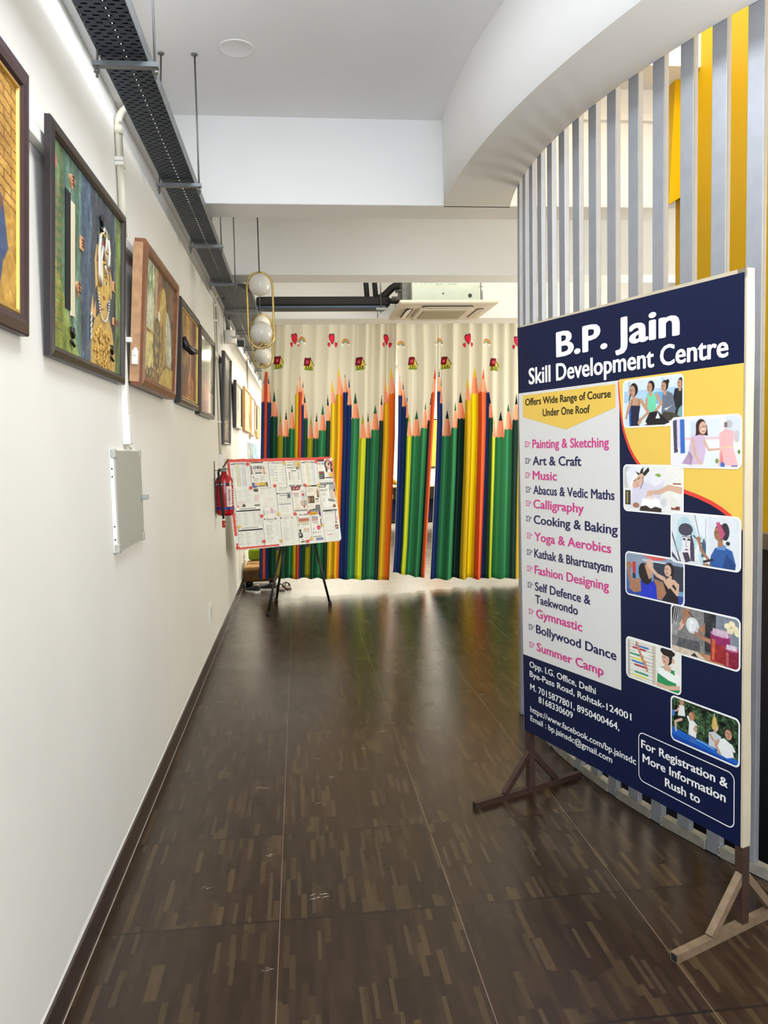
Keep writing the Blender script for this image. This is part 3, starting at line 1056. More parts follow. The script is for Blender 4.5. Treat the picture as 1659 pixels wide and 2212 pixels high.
painting('nearest painting, cut by the left edge: yellow brick wall, maroon and gold frame', 1.19, 2.155, 1.8785, 2.537, -0.685, -0.649, 0.022, 0.05, M_MAROON, p, slip=M_GOLD)

# green painting with a golden figure
p = Paint(240, 165, (62, 82, 84), 1.45)
p.rect(0, 0, .14, 1, (92, 116, 74)).rect(.14, 0, .36, 1, (74, 106, 90)).rect(.36, 0, .5, 1, (62, 82, 104)).rect(.5, 0, .9, 1, (52, 62, 72)).rect(.9, 0, 1, 1, (96, 116, 66))
p.poly([(0, 0), (.34, 0), (.2, .2), (.04, .45), (0, .5)], (150, 160, 56), .7)
p.poly([(.9, .55), (1, .4), (1, .95), (.94, .9)], (128, 146, 64), .7)
p.noise((16, 18, 16), 26, 5, 8).noise((8, 9, 8), 60, 10, 9).noise((6, 6, 6), 90, 90, 10)
for i in range(15):                                                    # red script in the margin
    p.line([(.02 + .01 * (i % 3), .12 + .048 * i), (.05, .13 + .048 * i), (.09, .118 + .048 * i), (.11, .13 + .048 * i)], .006, (160, 92, 66))
    p.line([(.0, .10 + .048 * i), (.13, .10 + .048 * i)], .004, (60, 84, 56))
p.ell(.03, .90, .035, .05, (188, 100, 78), .4)
p.poly([(.66, .70), (.6, .8), (.66, .78), (.68, .9), (.73, .78), (.8, .86), (.78, .72)], (84, 108, 82))
p.poly([(.5, .0), (.50, .16), (.55, .26), (.64, .33), (.66, .42), (.74, .42), (.76, .34), (.84, .26), (.89, .14), (.9, .0)], (196, 160, 84))
p.poly([(.60, .40), (.585, .52), (.60, .62), (.70, .66), (.78, .60), (.80, .50), (.77, .42), (.70, .375), (.65, .38)], (206, 168, 80))
p.poly([(.565, .44), (.55, .6), (.58, .70), (.64, .72), (.62, .6), (.60, .48)], (206, 170, 110))
p.poly([(.58, .60), (.60, .70), (.68, .76), (.77, .72), (.80, .6), (.70, .65)], (150, 62, 54))
p.poly([(.80, .64), (.84, .56), (.83, .46), (.80, .44)], (196, 158, 96))
for sx in (.655, .74):
    p.ell(sx, .525, .024, .016, (236, 222, 180)).ell(sx, .525, .011, .014, (40, 26, 22))
    p.line([(sx - .03, .552), (sx, .565), (sx + .03, .552)], .007, (70, 40, 26))
p.line([(.695, .53), (.692, .47), (.705, .465)], .007, (140, 96, 46))
p.ell(.70, .425, .026, .011, (158, 66, 52))
p.line([(.52, .30), (.62, .33), (.7, .36)], .01, (120, 74, 40)).line([(.6, .0), (.62, .2), (.70, .08), (.78, .2), (.82, .0)], .010, (140, 100, 44))
p.poly([(.49, .28), (.52, .40), (.54, .31), (.57, .38), (.57, .27)], (216, 170, 110))
p.ell(.92, .33, .05, .02, (120, 66, 70))
p.noise((9, 8, 6), 70, 50, 12)
t2 = painting('green painting of a golden crowned figure with raised ornaments, in a bronze frame', 2.333, 3.285, 1.853, 2.517, -0.685, -0.650, 0.020, 0.036, M_BLKFRAME, p)
Wd, Hd = .903, .63
ORN = t2
# black bar painting the dark of a slot, with a pale strip along it
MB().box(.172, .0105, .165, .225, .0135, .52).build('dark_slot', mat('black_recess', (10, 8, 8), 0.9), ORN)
MB().box(.225, .009, .150, .268, .0135, .50).build('pale_strip', M_CREAM, ORN, bevel=.002)
M_TERRA = mat('carved_terracotta', (190, 146, 104), 0.6, vary=0.25, scale=60)
M_SILV = mat('silver_trim', (206, 200, 186), 0.3, metal=0.5)
M_GILT = mat('gilt_ornament', (206, 166, 84), 0.35, metal=0.4, vary=0.2, scale=60)
for k, (cx, cz, w_, h_, kind) in enumerate(((.235, .56, .05, .05, 'h'), (.305, .25, .05, .055, 'h'), (.345, .40, .04, .045, 's'), (.79, .355, .034, .04, 's'), (.79, .225, .03, .03, 's'))):
    if kind == 'h':
        pts = []
        for a in np.linspace(0, 2 * PI, 26)[:-1]:
            pts.append((cx + w_ / 2 * (math.sin(a) ** 3), cz + h_ / 34 * (13 * math.cos(a) - 5 * math.cos(2 * a) - 2 * math.cos(3 * a) - math.cos(4 * a))))
        pts = pts[::-1]
    else:
        pts = rrect(cx - w_ / 2, cz - h_ / 2, cx + w_ / 2, cz + h_ / 2, .004, 2)
    o = MB().prism(pts, 0.007, 0.0135).build('carved_tile', M_TERRA, ORN, bevel=0.003)
    mb = MB()
    for j in range(3):
        mb.tube([(cx - w_ * .2, 0.0065, cz + (j - 1) * h_ * .22), (cx, 0.0060, cz + (j - 1) * h_ * .22 + .005), (cx + w_ * .2, 0.0065, cz + (j - 1) * h_ * .22 - .003)], .0022, 6)
    mb.build('relief', mat('carved_relief_brown', (124, 66, 46), 0.6) if k == 0 else bpy.data.materials['carved_relief_brown'], o)  # raised lines in a darker brown than the tiles
for pts, r in (([(.57, .49), (.555, .43), (.56, .35), (.575, .315), (.585, .34), (.58, .41), (.60, .455), (.64, .43), (.66, .40), (.69, .41), (.70, .46), (.68, .50)], .0065),
               ([(.60, .50), (.62, .525), (.645, .52), (.66, .49), (.65, .455), (.62, .45)], .006), ([(.64, .40), (.66, .375), (.69, .385)], .004)):
    MB().tube([(x, .006, z) for x, z in pts], r, 8).build('silver_trimming', M_SILV, ORN)
mb = MB()
for i in range(26):
    a = PI * i / 25
    mb.lathe([(.0004, -.0045), (.0045, 0), (.0004, .0045)], (.635 + .075 * math.cos(a + PI), .008, .285 - .085 * math.sin(a)), 6)
mb.build('bead_necklace', M_SILV, ORN)
mb = MB()
for i in range(14):
    mb.lathe([(.0004, -.0045), (.0045, 0), (.0004, .0045)], (.455 + .004 * (i % 3), .008, .115 + .0065 * i), 6)
mb.build('bead_drop', M_SILV, ORN)
mb = MB()
for i in range(46):
    a, rr = RNG.random() * 6.28, RNG.random() ** .5
    x, z = .63 + .13 * rr * math.cos(a), .10 + .09 * rr * math.sin(a)
    mb.tube([(x + .012 * math.cos(q), .009, z + .012 * math.sin(q)) for q in np.linspace(a, a + 4, 7)], .0024, 5)
mb.build('gilt_bodice', M_GILT, ORN)
mb = MB()
for i in range(22):
    a = RNG.random() * 6.28
    x, z = .62 + .055 * math.cos(a), .455 + .05 * math.sin(a)
    mb.lathe([(.001, -.006), (.006, 0), (.001, .006)], (x, .008, z), 6)
mb.build('gilt_headdress', M_GILT, ORN)
for cx, cz in ((.235, .085), (.60, .53), (.755, .10)):
    mb = MB()
    for i in range(6):
        mb.tube([(cx + .012 * math.cos(i * 1.1) , .008, cz + .02 * math.sin(i * 1.9)), (cx + .016 * math.sin(i), .006, cz + .03 * math.cos(i * 1.3))], .005, 6)
    mb.build('dark_ornament', M_EBONY, ORN)

# interior scene in a wooden box frame
p = Paint(220, 150, (120, 92, 56), 1.5)
p.rect(0, .42, .30, 1, (188, 190, 160)).rect(.30, .36, .47, 1, (170, 150, 104)).rect(.40, .36, .50, 1, (150, 98, 58)).rect(.5, .30, 1, 1, (104, 74, 48)).rect(0, 0, .5, .42, (204, 190, 126))
p.noise((20, 16, 10), 14, 8, 21)
for i in range(30):
    p.ell(.03 + .26 * RNG.random(), .70 + .28 * RNG.random(), .02, .035, (96, 116, 66), al=.5)
p.rect(0, .40, .3, .425, (120, 90, 56)).line([(.30, .36), (.30, 1)], .012, (110, 84, 50))
p.poly([(.52, .86), (.58, .90), (.66, .86), (.72, .66), (.74, .4), (.70, .2), (.5, .2), (.46, .42), (.44, .6)], (170, 140, 70))
p.ell(.60, .80, .06, .09, (196, 170, 84)).ell(.53, .66, .05, .08, (184, 160, 96)).ell(.46, .60, .035, .05, (226, 218, 190))
p.poly([(.70, .70), (.76, .72), (.88, .60), (.95, .30), (.92, .20), (.76, .22), (.70, .4)], (172, 172, 150))
p.poly([(.80, .62), (.86, .56), (.91, .28), (.86, .24)], (206, 204, 186), .8).poly([(.72, .66), (.70, .54), (.74, .5)], (236, 230, 210))
p.ell(.42, .34, .12, .24, (96, 80, 54)).ell(.41, .40, .06, .14, (134, 114, 82)).ell(.36, .5, .05, .05, (112, 92, 60)).ell(.58, .30, .06, .26, (136, 104, 62))
for i in range(60):
    p.ell(.22 + .4 * RNG.random(), .06 + .4 * RNG.random(), .012, .03, ((176, 150, 60), (74, 60, 40), (206, 184, 110))[i % 3], al=.7)
p.line([(.2, .16), (.22, .5), (.26, .3)], .014, (176, 150, 50)).line([(.28, .12), (.27, .46)], .01, (150, 130, 60))
p.poly([(.5, 0), (1, 0), (1, .2), (.74, .19), (.56, .08)], (186, 160, 84)).poly([(.0, 0), (.5, 0), (.5, .1), (.3, .12), (0, .05)], (120, 96, 60))
for cx in (.16, .24, .34):
    p.ell(cx, .06, .03, .05, (90, 70, 44)).ell(cx, .07, .016, .03, (190, 170, 120))
p.noise((12, 11, 8), 70, 50, 22).noise((9, 8, 6), 30, 20, 23)
t3 = painting('painting of a white robed figure by a tall jar, in a deep reddish wooden frame', 3.435, 4.345, 1.865, 2.475, -0.648, -0.602, 0.047, 0.048, M_OAK, p, rise=0.006)
mb = MB().box(-.0015, .012, .015, .0005, .052, .594)
mb.build('brown_tape', mat('brown_paper_tape', (176, 134, 96), 0.6, vary=0.2, scale=25), t3)
mb = MB().box(-.012, .018, .085, .002, .044, .145).box(-.016, .022, .12, -.01, .036, .155)
mb.build('side_clip', M_WHITEP, t3, bevel=.003)

# brown painting with a hook
p = Paint(170, 125, (112, 66, 40), 1.4)
p.poly([(.0, 1), (.7, 1), (.55, .6), (.35, .35), (.1, .4), (0, .5)], (146, 104, 46)).poly([(.3, 1), (.5, 1), (.5, .6), (.42, .5)], (178, 136, 52))
p.rect(.72, 0, .80, 1, (112, 34, 34)).rect(.80, 0, 1, 1, (84, 58, 40)).rect(.9, 0, 1, 1, (178, 150, 88))
p.poly([(.35, 0), (.80, 0), (.78, .25), (.66, .30), (.60, .55), (.52, .3), (.42, .25)], (170, 112, 70)).poly([(.0, 0), (.36, 0), (.4, .3), (.34, .5), (.3, .36), (0, .38)], (92, 56, 38))
p.line([(.52, .28), (.60, .52), (.66, .75)], .025, (206, 160, 120)).line([(.42, .5), (.44, .3), (.40, .0)], .02, (60, 30, 24)).line([(.7, 1), (.66, .6), (.7, .3)], .02, (60, 34, 24))
p.poly([(.05, .52), (.1, .85), (.2, .7), (.18, .55)], (84, 42, 34))
p.noise((20, 14, 10), 26, 7, 31).noise((12, 9, 7), 60, 40, 32)
t4 = painting('brown and red streaked painting with a dark hooked ornament sticking out of it', 4.69, 5.555, 1.873, 2.487, -0.67, -0.64, 0.027, 0.042, M_EBONY, p, slip=M_GOLD)
mb = MB().tube([(.15, .012, .40), (.16, -.01, .345), (.20, -.035, .325), (.27, -.045, .33), (.31, -.04, .345)], [.018, .022, .024, .020, .010], 10)
mb.build('hooked_ornament', M_EBONY, t4)
mb = MB().box(.19, -.05, .345, .30, -.03, .350)
mb.build('ornament_edge', M_SILV, t4)

# glazed picture, grey and orange
p = Paint(170, 110, (136, 138, 124), 1.5)
p.rect(0, 0, .16, 1, (118, 116, 112)).poly([(.3, 1), (.5, 1), (.52, .5), (.5, .1), (.34, .1)], (150, 152, 140)).poly([(.40, 1), (.48, 1), (.47, .5), (.42, .4)], (90, 90, 80))
p.poly([(.30, .0), (.66, .0), (.68, .25), (.60, .42), (.5, .46), (.40, .30)], (178, 110, 78)).poly([(.0, .0), (.32, .0), (.36, .2), (.2, .3), (.1, .5), (0, .4)], (112, 92, 92))
p.poly([(.46, .0), (.54, .0), (.52, .26)], (96, 60, 54)).rect(.68, 0, 1, .30, (226, 220, 196)).rect(.68, .30, 1, .42, (150, 146, 112)).rect(.68, .42, 1, 1, (206, 202, 176))  # pale right part paints a bright window's reflection in the glass
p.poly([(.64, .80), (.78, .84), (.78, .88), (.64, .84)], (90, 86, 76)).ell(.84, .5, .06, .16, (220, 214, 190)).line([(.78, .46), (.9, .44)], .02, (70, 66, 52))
p.noise((12, 12, 10), 18, 8, 41).noise((6, 6, 5), 60, 40, 42)
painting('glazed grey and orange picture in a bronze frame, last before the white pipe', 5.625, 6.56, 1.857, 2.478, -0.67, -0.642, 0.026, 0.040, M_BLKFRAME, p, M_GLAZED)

# tall dark artwork
p = Paint(120, 150, (44, 40, 40), 0.86)
p.rect(0, .76, 1, 1, (70, 68, 60))
for i in range(14):
    p.ell(.1 + .8 * RNG.random(), .80 + .17 * RNG.random(), .06, .05, ((150, 140, 96), (100, 96, 86), (40, 38, 36))[i % 3])
p.poly([(.0, .3), (.3, .74), (.5, .5), (.8, .7), (1, .34), (1, .3)], (26, 24, 26)).poly([(.4, .78), (.7, .6), (.8, .76)], (30, 28, 40))
for i in range(150):
    p.line([(RNG.random(), .02 + .27 * RNG.random()), (RNG.random(), .02 + .27 * RNG.random())], .008, (206, 196, 176) if i % 2 else (120, 100, 88), al=.8)
p.noise((16, 15, 14), 22, 20, 51).noise((10, 10, 10), 60, 60, 52)
painting('tall dark painting with pale lower band, hung lower than its neighbours under the security camera', 7.262, 7.985, 1.665, 2.512, -0.668, -0.627, 0.030, 0.022, M_EBONY, p)


def small_art(label, y0, y1, z0, z1, fm, cols, bw, seed, name='framed_painting'):
    q = Paint(70, 50, cols[0], 1.5)
    r = np.random.default_rng(seed)
    for i in range(26):
        x = r.random()
        q.rect(x, r.random() * .5, x + .05 + .1 * r.random(), .5 + .5 * r.random(), cols[1 + i % (len(cols) - 1)], .7)
    q.noise((12, 12, 10), 14, 10, seed)
    painting(label, y0, y1, z0, z1, -0.672, -0.652, 0.034, bw, fm, q, rise=0.002, name=name)


M_PINE = mat('pale_pine_frame', (206, 160, 100), 0.5, vary=0.15)
small_art('black framed drawing on the wall just before the curtain', 8.86, 9.80, 1.875, 2.40, M_BLKFRAME, [(206, 198, 178), (150, 140, 120), (96, 92, 86), (226, 220, 206)], .04, 61)
small_art('ochre painting in a pale wooden frame, first beyond the curtain line', 10.35, 11.55, 1.885, 2.46, M_PINE, [(206, 178, 120), (166, 130, 70), (226, 206, 160), (92, 80, 50)], .035, 62)
small_art('pale blue and orange picture, second beyond the curtain line', 11.75, 12.65, 1.86, 2.44, M_PINE, [(216, 220, 226), (196, 204, 220), (226, 178, 110), (230, 230, 230)], .02, 63)
small_art('small black framed picture, third beyond the curtain line', 12.75, 13.35, 1.95, 2.43, M_EBONY, [(220, 216, 206), (180, 176, 166), (120, 116, 110)], .05, 64)
small_art('orange picture, fourth beyond the curtain line', 13.5, 14.4, 1.86, 2.42, M_PINE, [(226, 160, 80), (236, 190, 120), (206, 120, 50), (240, 220, 180)], .03, 65)
q = Paint(110, 60, (96, 150, 176), 1.5)
q.rect(0, .5, .5, 1, (70, 86, 126)).rect(.5, .5, 1, 1, (110, 170, 196)).rect(0, 0, 1, .3, (206, 186, 150))
for i in range(36):
    x, y = RNG.random(), .3 + .6 * RNG.random()
    q.line([(x, y), (x + .02, y + .2)], .04, ((60, 110, 130), (186, 196, 120), (150, 206, 220), (50, 66, 100))[i % 4], al=.8)
q.noise((14, 14, 12), 20, 12, 71)
t = thing('blue_poster', 'blue painted poster taped low on the hall wall beyond the curtain edge', 'poster', wall_frame(11.25, 1.12, WX + .006, WX + .006, .63))
picture('sheet', q, 0, 0, 2.9, .63, 0, M_CANVAS, t)
MB().box(0, .001, 0, 2.9, .005, .63).build('backing', M_WHITEP, t)

# ------------------------------------------------------------------ fire extinguisher
EX, EY, ES = -0.630, 6.76, 1.053
fe = thing('fire_extinguisher', 'red fire extinguisher with a black hose hung on the left wall by the notice board', 'fire extinguisher', Matrix.Translation((EX, EY, 1.556 * (1 - ES))) @ Matrix.Scale(ES, 4))
R = 0.070
prof = [(0.001, 1.082), (0.050, 1.080), (0.064, 1.088), (R, 1.105), (R, 1.352), (0.067, 1.372), (0.056, 1.392), (0.036, 1.405), (0.024, 1.412), (0.022, 1.432), (0.001, 1.433)]
cyl = MB().lathe(prof, n=40).build('cylinder', M_RED, fe)


def band(z0, z1, a0, a1, r, m, name, n=24, parent=cyl):
    vs, fs = [], []
    for i in range(n + 1):
        a = a0 + (a1 - a0) * i / n
        vs += [(r * math.cos(a), r * math.sin(a), z0), (r * math.cos(a), r * math.sin(a), z1)]
    for i in range(n):
        fs.append((2 * i, 2 * i + 2, 2 * i + 3, 2 * i + 1))
    return MB().add(vs, fs, 0, True).build(name, m, parent, fix=False)


band(1.130, 1.150, 0, 2 * PI, R + 0.0012, mat('blue_strap', (34, 40, 130), 0.4), 'strap', 40)
band(1.325, 1.343, 0, 2 * PI, R + 0.0008, mat('dark_band_print', (40, 20, 40), 0.4), 'printed_band', 40)
for i in range(9):
    a = -2.9 + .33 * i
    if i in (5,):
        continue
    band(1.329, 1.340, a, a + .2, R + 0.0016, M_WHITEP, 'band_mark', 4)
lab = band(1.155, 1.318, -1.30, -0.62, R + 0.0010, mat('white_label', (220, 206, 204), 0.4), 'label')
red_i = mat('red_ink', (150, 30, 40), 0.5)
lv, lf = text_geo('MANTAN', 0.098, 0.020, 0, 0, 0, 0.03)
nv = []
for x, y, z in lv:
    # text runs upward: x -> z, cap height -> towards the left
    nv.append(((R + 0.0022) * math.cos(-0.96 - (z - 0.010) / R), (R + 0.0022) * math.sin(-0.96 - (z - 0.010) / R), 1.197 + x))
MB().add(nv, lf).build('label_lettering', red_i, lab, fix=False)
vs = []
for i in range(24):
    a = 2 * PI * i / 24
    for r in (0.0095, 0.0060):
        aa = -0.96 + r * math.cos(a) / R
        vs.append(((R + .0022) * math.cos(aa), (R + .0022) * math.sin(aa), 1.180 + r * math.sin(a)))
MB().add(vs, [(2 * i, 2 * ((i + 1) % 24), 2 * ((i + 1) % 24) + 1, 2 * i + 1) for i in range(24)]).build('logo_ring', red_i, lab, fix=False)
for i in range(7):
    band(1.165 + .02 * i, 1.175 + .02 * i, -0.55, -0.30 - .05 * (i % 2), R + .0012, mat('pink_print', (226, 170, 166), .5) if i == 0 else bpy.data.materials['pink_print'], 'side_print', 5)
vh = MB().lathe([(0.001, 1.43), (0.019, 1.43), (0.021, 1.437), (0.021, 1.452), (0.016, 1.462), (0.001, 1.463)], n=20)
vh.bar((0, 0, 1.448), (-0.028, -0.02, 1.448), 0.022, 0.022)
vh.build('valve', M_ROD, fe)
mb = MB().bar((0.0, 0.0, 1.462), (0.050, -0.035, 1.452), 0.018, 0.005)
mb.bar((-0.005, 0.004, 1.468), (0.040, -0.028, 1.535), 0.022, 0.006)
mb.build('lever', mat('dull_olive_metal', (120, 116, 100), 0.45, metal=0.5), fe, bevel=.002)
MB().tube([(-0.02, -0.014, 1.448), (-0.034, -0.030, 1.452), (-0.040, -0.050, 1.43), (-0.034, -0.070, 1.38), (-0.024, -0.084, 1.28), (-0.016, -0.086, 1.16), (-0.010, -0.085, 1.06)], 0.0095, 12).build('hose', M_BLACK, fe)
nz = MB().lathe([(0.001, 1.060), (0.012, 1.060), (0.012, 1.044), (0.001, 1.044)], (-0.010, -0.085, 0), 14).build('white_collar', M_WHITEP, fe)
MB().lathe([(0.001, 1.046), (0.014, 1.046), (0.014, 1.0), (0.011, 0.990), (0.001, 0.990)], (-0.010, -0.085, 0), 14).build('red_nozzle', M_RED, fe)
WO = (WX - EX) / ES
mb = MB().box(WO, -0.015, 1.10, WO + .004, 0.015, 1.52).bar((WO + .002, 0, 1.445), (-0.016, 0, 1.445), .006, .006)
mb.bar((WO + .002, -.01, 1.335), (-R + .004, -.01, 1.335), .02, .006).bar((WO + .002, 0, 1.14), (-R + .004, 0, 1.14), .02, .006)
mb.build('wall_bracket', M_BLACKM, fe)

# ------------------------------------------------------------------ notice board on its easel
BM = sheet_frame((-0.624, 7.5, 0.6593), 0.5168, 0.1642, -0.0043)
BW, BH = 1.2036, 0.8784
nbd = thing('notice_board', 'white notice board with a red crayon border leaning on the easel, full of flyers', 'notice board', BM)
M_BWHITE = mat('white_laminate', (226, 226, 220), 0.35)
mb = MB().prism(rrect(0, 0, BW, BH, .035, 6), 0.0, 0.022)
brd = mb.build('panel', M_BWHITE, nbd, bevel=.004)
# ragged crayon border
q = []


def ragged(x0, z0, x1, z1, w, nseg=46, amp=.006, seed=1):
    r = np.random.default_rng(seed)
    mbr = MB()
    dx, dz = x1 - x0, z1 - z0
    L = math.hypot(dx, dz)
    px, pz = -dz / L, dx / L
    a, b = [], []
    for i in range(nseg + 1):
        t_ = i / nseg
        c = (x0 + dx * t_, z0 + dz * t_)
        a.append((c[0] - px * (w / 2 + amp * (r.random() - .5)), -.0006, c[1] - pz * (w / 2 + amp * (r.random() - .5))))
        b.append((c[0] + px * (w / 2 + amp * (r.random() - .5)), -.0006, c[1] + pz * (w / 2 + amp * (r.random() - .5))))
    return a + b, [(i, i + 1, nseg + 2 + i, nseg + 1 + i) for i in range(nseg)]


M_CRAYON = mat('red_crayon', (220, 84, 74), 0.7, vary=0.18, scale=60)
mb = MB()
for k, (x0, z0, x1, z1, w) in enumerate(((.03, .866, 1.185, .868, .030), (.024, .86, .024, .14, .028), (1.19, .862, 1.182, .39, .022), (.012, .022, .475, .020, .024), (.024, .02, .03, .07, .022))):
    v, f = ragged(x0, z0, x1, z1, w, seed=k)
    mb.add(v, f)
mb.build('crayon_border', M_CRAYON, brd, fix=False)
MB().box(.004, .002, .0, .02, .02, .02).build('corner', M_BWHITE, brd)
mb = MB().tube([(.20 + .012 * math.cos(a), .01, BH + .012 * math.sin(a)) for a in np.linspace(0, PI, 9)], .0015, 6)
mb.build('hanging_loop', M_ROD, brd)
mb = MB().prism([(1.172, .858), (1.2, .846), (1.206, .86), (1.196, .874), (1.18, .878)], -.0012, -.0002)
mb.build('white_tape', M_WHITEP, brd)

ez = thing('easel', 'black tripod easel with three slim legs holding the notice board', 'easel', (0, 0, 0))
apex = Vector((-0.03, 8.16, 1.42))
for fx, fy in ((-0.341, 7.607), (0.279, 8.007), (-0.279, 8.319)):
    ft = Vector((fx, fy, 0.012))
    d = (apex - ft)
    mid = ft + d * 0.48
    lg = MB().tube([ft, mid], [.0125, .0125], 12).tube([mid - d * .02, apex + Vector(((fx - apex.x) * .02, 0, 0))], .0165, 12).build('leg', M_BLACKM, ez)
    MB().lathe([(.001, 0), (.018, 0), (.018, .012), (.015, .04), (.001, .041)], (fx, fy, 0.0), 14).build('rubber_foot', M_BLACK, lg)
mb = MB().box(apex.x - .03, apex.y - .03, apex.z - .05, apex.x + .03, apex.y + .03, apex.z + .03)
mb.build('head', M_BLACKM, ez, bevel=.006)
mb = MB()
for u in (.47, .80):
    p = BM @ Vector((u, .026, -.012))
    mb.box(p.x - .025, p.y - .02, p.z - .018, p.x + .025, p.y + .03, p.z + .010)
mb.build('ledge_clamp', M_BLACKM, ez, bevel=.004)

# ------------------------------------------------------------------ flyers
M_PAPER = mat_attr('printed_paper', 0.55, 0.3)
INK = (70, 70, 74)


def bars(p, x0, x1, ys, col, wd=.012, seed=0, short=.4):
    r = np.random.default_rng(seed)
    for y in ys:
        p.rect(x0, y - wd / 2, x0 + (x1 - x0) * (1 - short * r.random()), y + wd / 2, col, .75)


def flyer(name, label, x0, z1, x1, z0, draw, words=(), lay=0, tilt=0.0):
    w, h = x1 - x0, z1 - z0
    p = Paint(max(20, int(w / .0028)), max(20, int(h / .0028)), (232, 232, 226), w / h)
    draw(p)
    p.noise((3, 3, 3), 5, 6, len(label))
    M = BM @ Matrix.Translation((x0, -.0012 - .0006 * lay, z0)) @ Matrix.Rotation(tilt, 4, 'Y')
    c = p.out()
    hh, ww = c.shape[:2]
    X, Z = np.meshgrid(np.linspace(0, w, ww), np.linspace(0, h, hh))
    Y = -.0006 - .0016 * np.sin(X / w * 5 + z0 * 9) ** 2 * (Z / h) - .002 * np.clip((np.abs(X / w - .5) * 2) ** 6, 0, 1)
    o = link(name, grid_mesh(name, np.stack([X, Y, Z], -1), c, M_PAPER), None, M)
    tag(o, label, 'flyer', 'flyers pinned to the notice board')
    for body, tx, tz, tw, cap, col, bold in words:
        mbt = MB()
        add_text(mbt, body, tx * w, tz * h, tw * w, cap, -.0052, bold)
        key = 'ink_%d_%d_%d' % col
        m = bpy.data.materials.get(key) or mat(key, col, 0.55)
        mbt.build('lettering', m, o, fix=False)
    return o


def d_table(p):
    p.rect(.06, .90, .30, .935, (70, 70, 84)).rect(.30, .90, .55, .935, (206, 170, 110)).rect(.55, .90, .72, .935, (170, 180, 110)).rect(.72, .90, .94, .935, (130, 132, 176))
    p.rect(.25, .945, .85, .965, (120, 124, 150)).rect(.35, .06, .55, .88, (222, 222, 196)).rect(.72, .06, .9, .88, (216, 218, 228))
    for i in range(24):
        y = .86 - .033 * i
        for x in (.08, .33, .48, .64, .80):
            p.rect(x, y, x + .06 + .05 * ((i * 7 + int(x * 10)) % 3) / 2, y + .008, (150, 150, 150), .7)


def d_chess(p):
    p.rect(.05, .95, .85, 1, (120, 96, 74)).rect(.05, .975, .85, 1, (60, 50, 46))
    p.rect(.22, .625, .76, .685, (222, 196, 190)).rect(.28, .555, .70, .60, (80, 80, 84))
    p.poly([(.03, .56), (.03, .84), (.06, .88), (.09, .84), (.09, .56), (.14, .54), (0, .54)], (30, 30, 34))
    p.ell(.85, .76, .06, .07, (206, 150, 110)).rect(.81, .56, .90, .74, (206, 150, 110)).rect(.77, .53, .96, .57, (196, 140, 100))
    p.poly([(.12, .53), (.18, .53), (.16, .66)], (222, 180, 140)).ell(.14, .42, .055, .035, (60, 60, 66)).ell(.14, .42, .03, .02, (232, 232, 226))
    bars(p, .12, .5, (.37, .35, .30, .28), (150, 150, 152), .012, 3)
    bars(p, .62, .9, (.46, .41, .36, .31), (140, 140, 146), .012, 4)
    for y in (.46, .41, .36, .31, .26):
        p.rect(.58, y - .01, .60, y + .01, INK)
    p.rect(.02, 0, 1, .22, (206, 176, 96)).poly([(.02, .22), (.02, 0), (.3, 0), (.16, .22)], (70, 110, 170)).rect(.04, .14, .14, .20, (60, 80, 140))
    p.rect(.16, .10, .46, .20, (226, 180, 150)).rect(.52, .11, .82, .20, (226, 190, 70)).rect(.24, .0, .80, .09, (100, 106, 116)).rect(.28, .03, .74, .06, (220, 220, 220)).poly([(.9, .22), (1, .2), (1, 0), (.93, 0)], (40, 44, 80))


def d_art(p):
    p.poly([(.0, .98), (.06, .93), (.1, .99)], (90, 96, 104)).rect(.18, .93, .85, .97, (190, 190, 186))
    for y in (.80, .70, .58, .48, .36, .27):
        p.rect(.34, y - .008, .50, y + .008, (130, 134, 136)).rect(.62, y - .006, .72, y + .006, (190, 190, 188)).rect(.80, y - .008, .95, y + .008, (170, 170, 170))
    for cy in (.74, .56):
        p.ell(.18, cy, .09, .13, (200, 210, 212)).ell(.18, cy, .05, .08, (226, 228, 224))
    p.ell(.22, .3, .07, .1, (222, 222, 196)).rect(.42, .14, .95, .16, (190, 190, 186)).rect(.4, .08, .8, .095, (200, 200, 196))


def d_food(p):
    p.ell(.95, .88, .42, .24, (196, 196, 190)).ell(.90, .88, .24, .14, (226, 196, 120)).ell(.94, .82, .16, .09, (206, 170, 100)).ell(.8, .72, .10, .04, (110, 112, 116))
    p.rect(.08, .82, .50, .85, (120, 122, 124)).rect(.08, .72, .58, .745, (100, 104, 106)).rect(.1, .92, .5, .94, (160, 160, 160)).rect(.38, .60, .72, .63, (90, 92, 96))
    for i, y in enumerate((.55, .49, .43, .37, .31)):
        p.rect(.20, y - .018, .26, y + .018, (110, 60, 60) if i > 1 else INK)
        p.rect(.34, y - .007, .56, y + .007, (170, 170, 170)).rect(.78, y - .008, .92, y + .008, (140, 140, 140))
    for x in (.16, .42, .70):
        p.poly([(x, .2), (x + .1, .2), (x + .05, .27)], (206, 208, 208))
    p.rect(.10, .015, .98, .085, (112, 118, 120)).rect(.5, .03, .62, .07, (220, 222, 222)).rect(.14, .04, .44, .06, (180, 184, 184))


